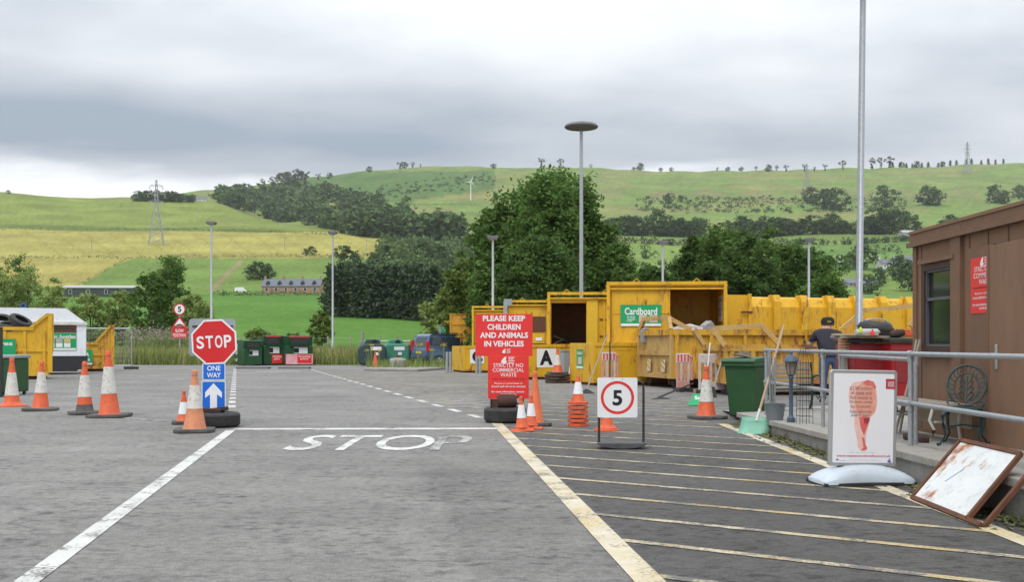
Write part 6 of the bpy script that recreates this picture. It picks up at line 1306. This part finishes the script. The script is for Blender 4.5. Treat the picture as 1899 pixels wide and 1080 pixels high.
# ------------------------------------------------------------------ weeds along the edge of the yard
def weeds():
    rng = np.random.default_rng(21)
    def blades(n, X, Y, H, w): 
        a = rng.uniform(0,6.3,n); l = rng.uniform(.05,.45,n)*H; P = np.stack([X,Y,np.zeros(n)],1); s = np.stack([np.cos(a)*w,np.sin(a)*w,np.zeros(n)],1); tip = P + np.stack([np.cos(a+1)*l, np.sin(a+1)*l, H],1); mid = P*.45+tip*.55 + np.stack([0*l,0*l,.1*H],1)
        V = np.stack([P-s, P+s, mid+s*.7, tip, mid-s*.7],1).reshape(-1,3); return V, np.arange(5*n).reshape(n,5)
    def band(n, x0, x1, y0, y1): d = rng.uniform(y0,y1,n); return (rng.uniform(x0,x1,n)-949.5)*d/F, d
    st = mat('dry_grass', (.56,.44,.24), .9, c2=(.32,.32,.11), scale=.35, island=.35, transl=.2, contrast=.12); gn = mat('green_grass', (.24,.30,.08), .9, c2=(.15,.21,.05), scale=.4, island=.35, transl=.2)
    X, Y = band(15000, 200, 690, 60.5, 68.5); V, Q = blades(15000, X, Y, rng.uniform(.4,1.15,15000), .018); o = np_mesh('tall_grass', V, Q, st); tag(o, 'straw coloured tall grass along the yard edge', kind='stuff')
    X, Y = band(13000, 190, 840, 59.8, 69); V, Q = blades(13000, X, Y, rng.uniform(.25,1.35,13000)**1, .02); o = np_mesh('green_weeds', V, Q, gn); tag(o, 'green weeds mixed into the yard edge grass', kind='stuff')
    n = 2600; X, Y = band(n, 235, 400, 66, 74); V, Q = blades(n, X, Y, rng.uniform(1.2,2.2,n), .02); V2, Q2 = leaf_cloud(rng, V.reshape(-1,5,3)[:,3,:], 5000, .10, .06, 2.0); o = np_mesh('willowherb', V2, Q2, mat('willowherb', (.36,.25,.30), .8, c2=(.20,.23,.10), scale=.6, island=.3)); tag(o, 'purple tinged willowherb behind the fence panel', kind='stuff'); o = np_mesh('weed_stems', V, Q, gn); tag(o, 'leafy stems of the willowherb stand', kind='stuff')
    n = 700; X, Y = band(n, 680, 830, 48.5, 53); V, Q = blades(n, X, Y, rng.uniform(.15,.5,n), .015); V[:,2] += .1; o = np_mesh('island_weeds', V, Q, gn); tag(o, 'short weeds growing on the kerb island', kind='stuff')
    for i, x in enumerate((683,690,704,776,800,822)):
        d = 49.5 + (i % 3)*.6; t = thing('ragwort', 'yellow flowering ragwort plant '+['at the left tip of the island','near the left tip of the island','left of the concrete stub','before the van wheel','before the van side','by the bollards'][i], 'plant', (px(x,d), d, .1), i); h = .85+.25*(i % 2)
        m = MB()
        for k in range(3): m.tube([(0,0,0),(.05*k-.05,.03,h*.6),(.12*k-.12,.02*k,h)], .012, 5)
        m.build('stem', gn, t); V, Q = leaf_cloud(rng, np.array([(.12*k-.12,.02*k,h) for k in range(3)]), 40, .05, .03); np_mesh('flower', V, Q, mat('ragwort_yellow', (.70,.52,.02), .7), t)
weeds()
# ------------------------------------------------------------------ buildings in the valley
SLATE = mat('slate', (.16,.17,.20), .7, c2=(.12,.13,.15), scale=1.5); STONE = mat('pink_stone', (.36,.24,.17), .9, c2=(.28,.18,.13), scale=1.2); HARL = mat('white_harl', (.66,.66,.64), .9, c2=(.58,.58,.56), scale=1); WIN = mat('house_window', (.03,.035,.04), .15)
def house(x, base, d, W, D, hw, hr, rz, wm, rm, label, wins=3, chim=2, gable=False, door=True, cat='house', name='house', dorm=0, dz=0):
    d = find_d(x, base, d*.82, d*1.2); X = px(x,d); t = thing(name, label, cat, (X, d, float(tz(X,d))+.2), rz)
    MB().box(-W/2,W/2,0,D,-3,hw).prismx([(0,hw),(D,hw),(D/2,hw+hr-.1)], -W/2, W/2).build('wall', wm, t); e = .35
    rf = MB().prismx([(-e,hw-.15),(D/2,hw+hr),(D+e,hw-.15),(D+e,hw+.05),(D/2,hw+hr+.2),(-e,hw+.05)], -W/2-e, W/2+e).build('roof', rm, t)
    for i in range(wins): q = -W/2+W*(i+.5)/wins; w_ = bx('window', WHTD, t, q-.62, q+.62, -.06, -.002, hw*.28, hw*.80); bx('pane', WIN, w_, q-.5, q+.5, -.085, -.0605, hw*.31, hw*.77)
    if door:
        q = -W/2+W/max(wins,1); bx('door', mat('door_tan', (.30,.16,.09), .7), t, q-.5, q+.5, -.05, -.002, 0, 2.1)
    for i in range(chim): q = -W/2+.4+(W-.8)*i/max(chim-1,1); c = bx('chimney', wm, rf, q-.4, q+.4, D/2-.45, D/2+.45, hw+hr-.4, hw+hr+1.2); MB().lathe([(0,0),(.14,0),(.12,.5),(0,.5)], 8, Matrix.Translation((q,D/2,hw+hr+1.2))).build('chimney_pot', STONE, rf)
    for i in range(dorm):
        q = -W/2+W*(i+.5)/dorm; g = mat('dormer_green', (.02,.05,.045), .6); dm = MB().prism([(q-.75,hw+.2),(q+.75,hw+.2),(q+.75,hw+1.4),(q,hw+2.3),(q-.75,hw+1.4)][::-1], .15, 1.9).build('dormer', g, t); bx('pane', WIN, dm, q-.45, q+.45, .11, .148, hw+.45, hw+1.4)
    return t
house(539, 545, 418, 24.3, 6.5, 2.9, 3.0, R(-6), STONE, SLATE, 'long row of stone cottages with five dormers and a slate roof', 6, 4, dorm=5)
house(180, 545, 330, 27, 12, 3.4, 1.0, R(3), mat('shed_dark', (.05,.07,.065), .7), mat('shed_roof', (.42,.41,.40), .7), 'long low dark shed with a pale roof behind the willows', 4, 0, door=False, cat='shed', name='farm_shed')
house(1572, 474, 560, 8, 7, 2.6, 3.4, R(25), HARL, SLATE, 'small white house left of the thick lamp post', 2, 1)
house(1646, 474, 545, 8, 7, 2.6, 3.4, R(20), HARL, SLATE, 'white gabled house beside its longer neighbour', 2, 1); house(1680, 474, 555, 14, 8, 2.8, 3.8, R(-8), HARL, SLATE, 'long white house partly hidden by the cabin', 4, 2)
house(1600, 507, 430, 16, 9, 1.8, 2.4, R(4), mat('bungalow_wall', (.34,.33,.31), .9), SLATE, 'low grey bungalow below the white houses', 4, 0)
house(1716, 405, 760, 11, 8, 3.2, 2.4, R(50), HARL, mat('farm_roof', (.40,.40,.40), .8), 'white farm building among trees', 1, 0, cat='barn', name='farm_barn'); house(1690, 402, 790, 16, 10, 3.5, 2.5, R(5), mat('barn_grey', (.34,.33,.32), .9), mat('farm_roof', (.40,.40,.40), .8), 'grey farm shed left of the white barn', 1, 0, cat='barn', name='farm_barn'); house(1752, 403, 770, 15, 10, 3.2, 2.5, R(8), mat('barn_dark', (.10,.10,.10), .9), SLATE, 'dark open barn right of the white one', 2, 0, cat='barn', name='farm_barn')
house(1803, 404, 740, 13, 7, 3.0, 3.0, R(-12), HARL, SLATE, 'white farmhouse with two chimneys above the cabin roof', 4, 2); house(371, 374, 1280, 16, 8, 3.0, 4.0, R(10), HARL, SLATE, 'tiny grey roofed house on the left hill crest', 3, 0)
t = thing('parked_car', 'tiny white van parked by the cottages', 'van', (px(446,412), 412, pz(543,412)), R(10)); MB().prism([(-2.2,.3),(-2.2,2.0),(1.0,2.1),(1.7,1.2),(2.3,1.0),(2.3,.3)][::-1], -.9, .9).build('body', WHT, t, bevel=.1)
for a in (-1.3,1.4): MB().lathe([(0,-.95),(.34,-.95),(.34,.95),(0,.95)], 14, Matrix.Translation((a,0,.34)) @ Matrix.Rotation(R(90),4,'X')).build('wheel', RUB, t)
def pylon(x, base, top, d, label):
    X = px(x,d); z0 = float(tz(X,d)); H = (base-top)*d/F; t = thing('pylon', label, 'pylon', (X,d,z0), R(25), 'lattice electricity pylons'); w = H*.006+.05; m = mat('pylon_steel', (.34,.36,.37), .6, .3)
    def hwid(z): u = z/H; return H*(.085*(1-u/.62)+.026) if u < .62 else H*(.026-.018*(u-.62)/.38)
    n = 11; zs = [H*(1-(1-i/n)**1.25) for i in range(n+1)]; mb = MB()
    for i in range(n):
        a, b = hwid(zs[i]), hwid(zs[i+1])
        for k in range(4):
            s = [(-1,-1),(1,-1),(1,1),(-1,1)]; p, q = s[k], s[(k+1)%4]
            mb.beam((p[0]*a,p[1]*a,zs[i]),(p[0]*b,p[1]*b,zs[i+1]), w*1.3); mb.beam((p[0]*a,p[1]*a,zs[i]),(q[0]*b,q[1]*b,zs[i+1]), w*.7); mb.beam((q[0]*a,q[1]*a,zs[i]),(p[0]*b,p[1]*b,zs[i+1]), w*.7)
    mb.build('lattice_tower', m, t)
    for u, l in ((.66,.105),(.78,.125),(.90,.095)):
        a = MB(); h = hwid(u*H)
        for s in (-1,1): a.beam((s*h,0,u*H),(s*l*H,0,u*H+H*.008), w); a.beam((s*h,0,u*H+H*.035),(s*l*H,0,u*H+H*.008), w)
        arm = a.build('cross_arm', m, t); i_ = MB()
        for s in (-1,1): MB().tube([(s*l*H,0,u*H),(s*l*H,0,u*H-H*.05)], w*.8, 6).build('insulator', m, arm)
pylon(290, 455, 334, find_d(290,455,700,880), 'nearest lattice pylon standing in the golden barley'); pylon(1496, 354, 303, find_d(1496,354,1300,1900), 'faint pylon left of the thick lamp post on the hill'); pylon(1794, 324, 263, find_d(1794,324,1600,2200), 'faint pylon on the ridge above the cabin')
def turbine():
    d = find_d(873, 372, 1200, 1900); X = px(873,d); t = thing('wind_turbine', 'small white wind turbine on the hillside', 'wind turbine', (X,d,float(tz(X,d))-1)); H = 36*d/F; MB().tube([(0,0,0),(0,0,H)], [.75,.5], 10).build('tower', WHT, t, smooth=True); MB().box(-.9,.9,-2,2,H-.6,H+1).build('nacelle', WHT, t, bevel=.3)
    for a in (20, 140, 260): MB(Matrix.Translation((.6,-2.2,H+.2)) @ Matrix.Rotation(R(a),4,'Y') @ Matrix.Rotation(R(0),4,'Z')).add([(-.5,0,0),(.5,0,0),(.6,.1,2),(.1,.1,10),(-.1,0,10)], [(0,1,2,3,4)]).build('blade', WHT, t)
turbine()
def sheep():
    m = MB().lathe([(0,-.6),(.28,-.5),(.38,0),(.3,.5),(0,.6)], 8, Matrix.Translation((0,0,.65)) @ Matrix.Rotation(R(90),4,'Y')).lathe([(0,-.2),(.14,-.1),(.1,.2),(0,.22)], 6, Matrix.Translation((.68,0,.8)) @ Matrix.Rotation(R(100),4,'Y'))
    for a in (-.35,.35):
        for b in (-.15,.15): m.box(a-.05,a+.05,b-.05,b+.05,0,.4)
    o = m.build('sheep', mat('fleece', (.62,.60,.55), .95), None); COL.objects.unlink(o); r = random.Random(6)
    for i in range(70):
        x = r.choice((r.uniform(1080,1400), r.uniform(1100,1260), r.uniform(620,830), r.uniform(1640,1780))); row = r.uniform(322,345) if x > 900 else r.uniform(314,322); d = find_d(x, row, 1500, 2250); X = px(x,d)
        c = bpy.data.objects.new('sheep', o.data); link(c); c.location = (X,d,float(tz(X,d))-.05); c.rotation_euler = (0,0,r.uniform(0,6.3)); c.scale = (1.3,)*3; tag(c, 'white sheep grazing high on the far hill pasture', 'sheep', 'sheep on the hill pasture')
    for i, (x, row) in enumerate(((170,470),(528,463),(680,470))): 
        d = find_d(x, row, 660, 900); X = px(x,d); o = MB().tube([(0,0,-.5),(0,0,9)], .16, 6).beam((-.9,0,8.3),(.9,0,8.3),.15).build('power_pole', WOOD, None, loc=(X,d,float(tz(X,d)))); tag(o, 'wooden power pole in the barley, '+['left','middle','right'][i]+' of three', 'pole')
sheep()

def haze():
    m = bpy.data.materials.new('haze'); m.use_nodes = True; N = m.node_tree.nodes; N.clear(); v = N.new('ShaderNodeVolumePrincipled'); o = N.new('ShaderNodeOutputMaterial')
    v.inputs['Color'].default_value = (.86,.90,.95,1); v.inputs['Density'].default_value = .00007; v.inputs['Anisotropy'].default_value = .2; m.node_tree.links.new(v.outputs[0], o.inputs['Volume'])
    tag(MB().box(-3300,3300,-260,3200,-2,640).build('haze', m), 'thin pale haze over the valley', kind='stuff')
haze()
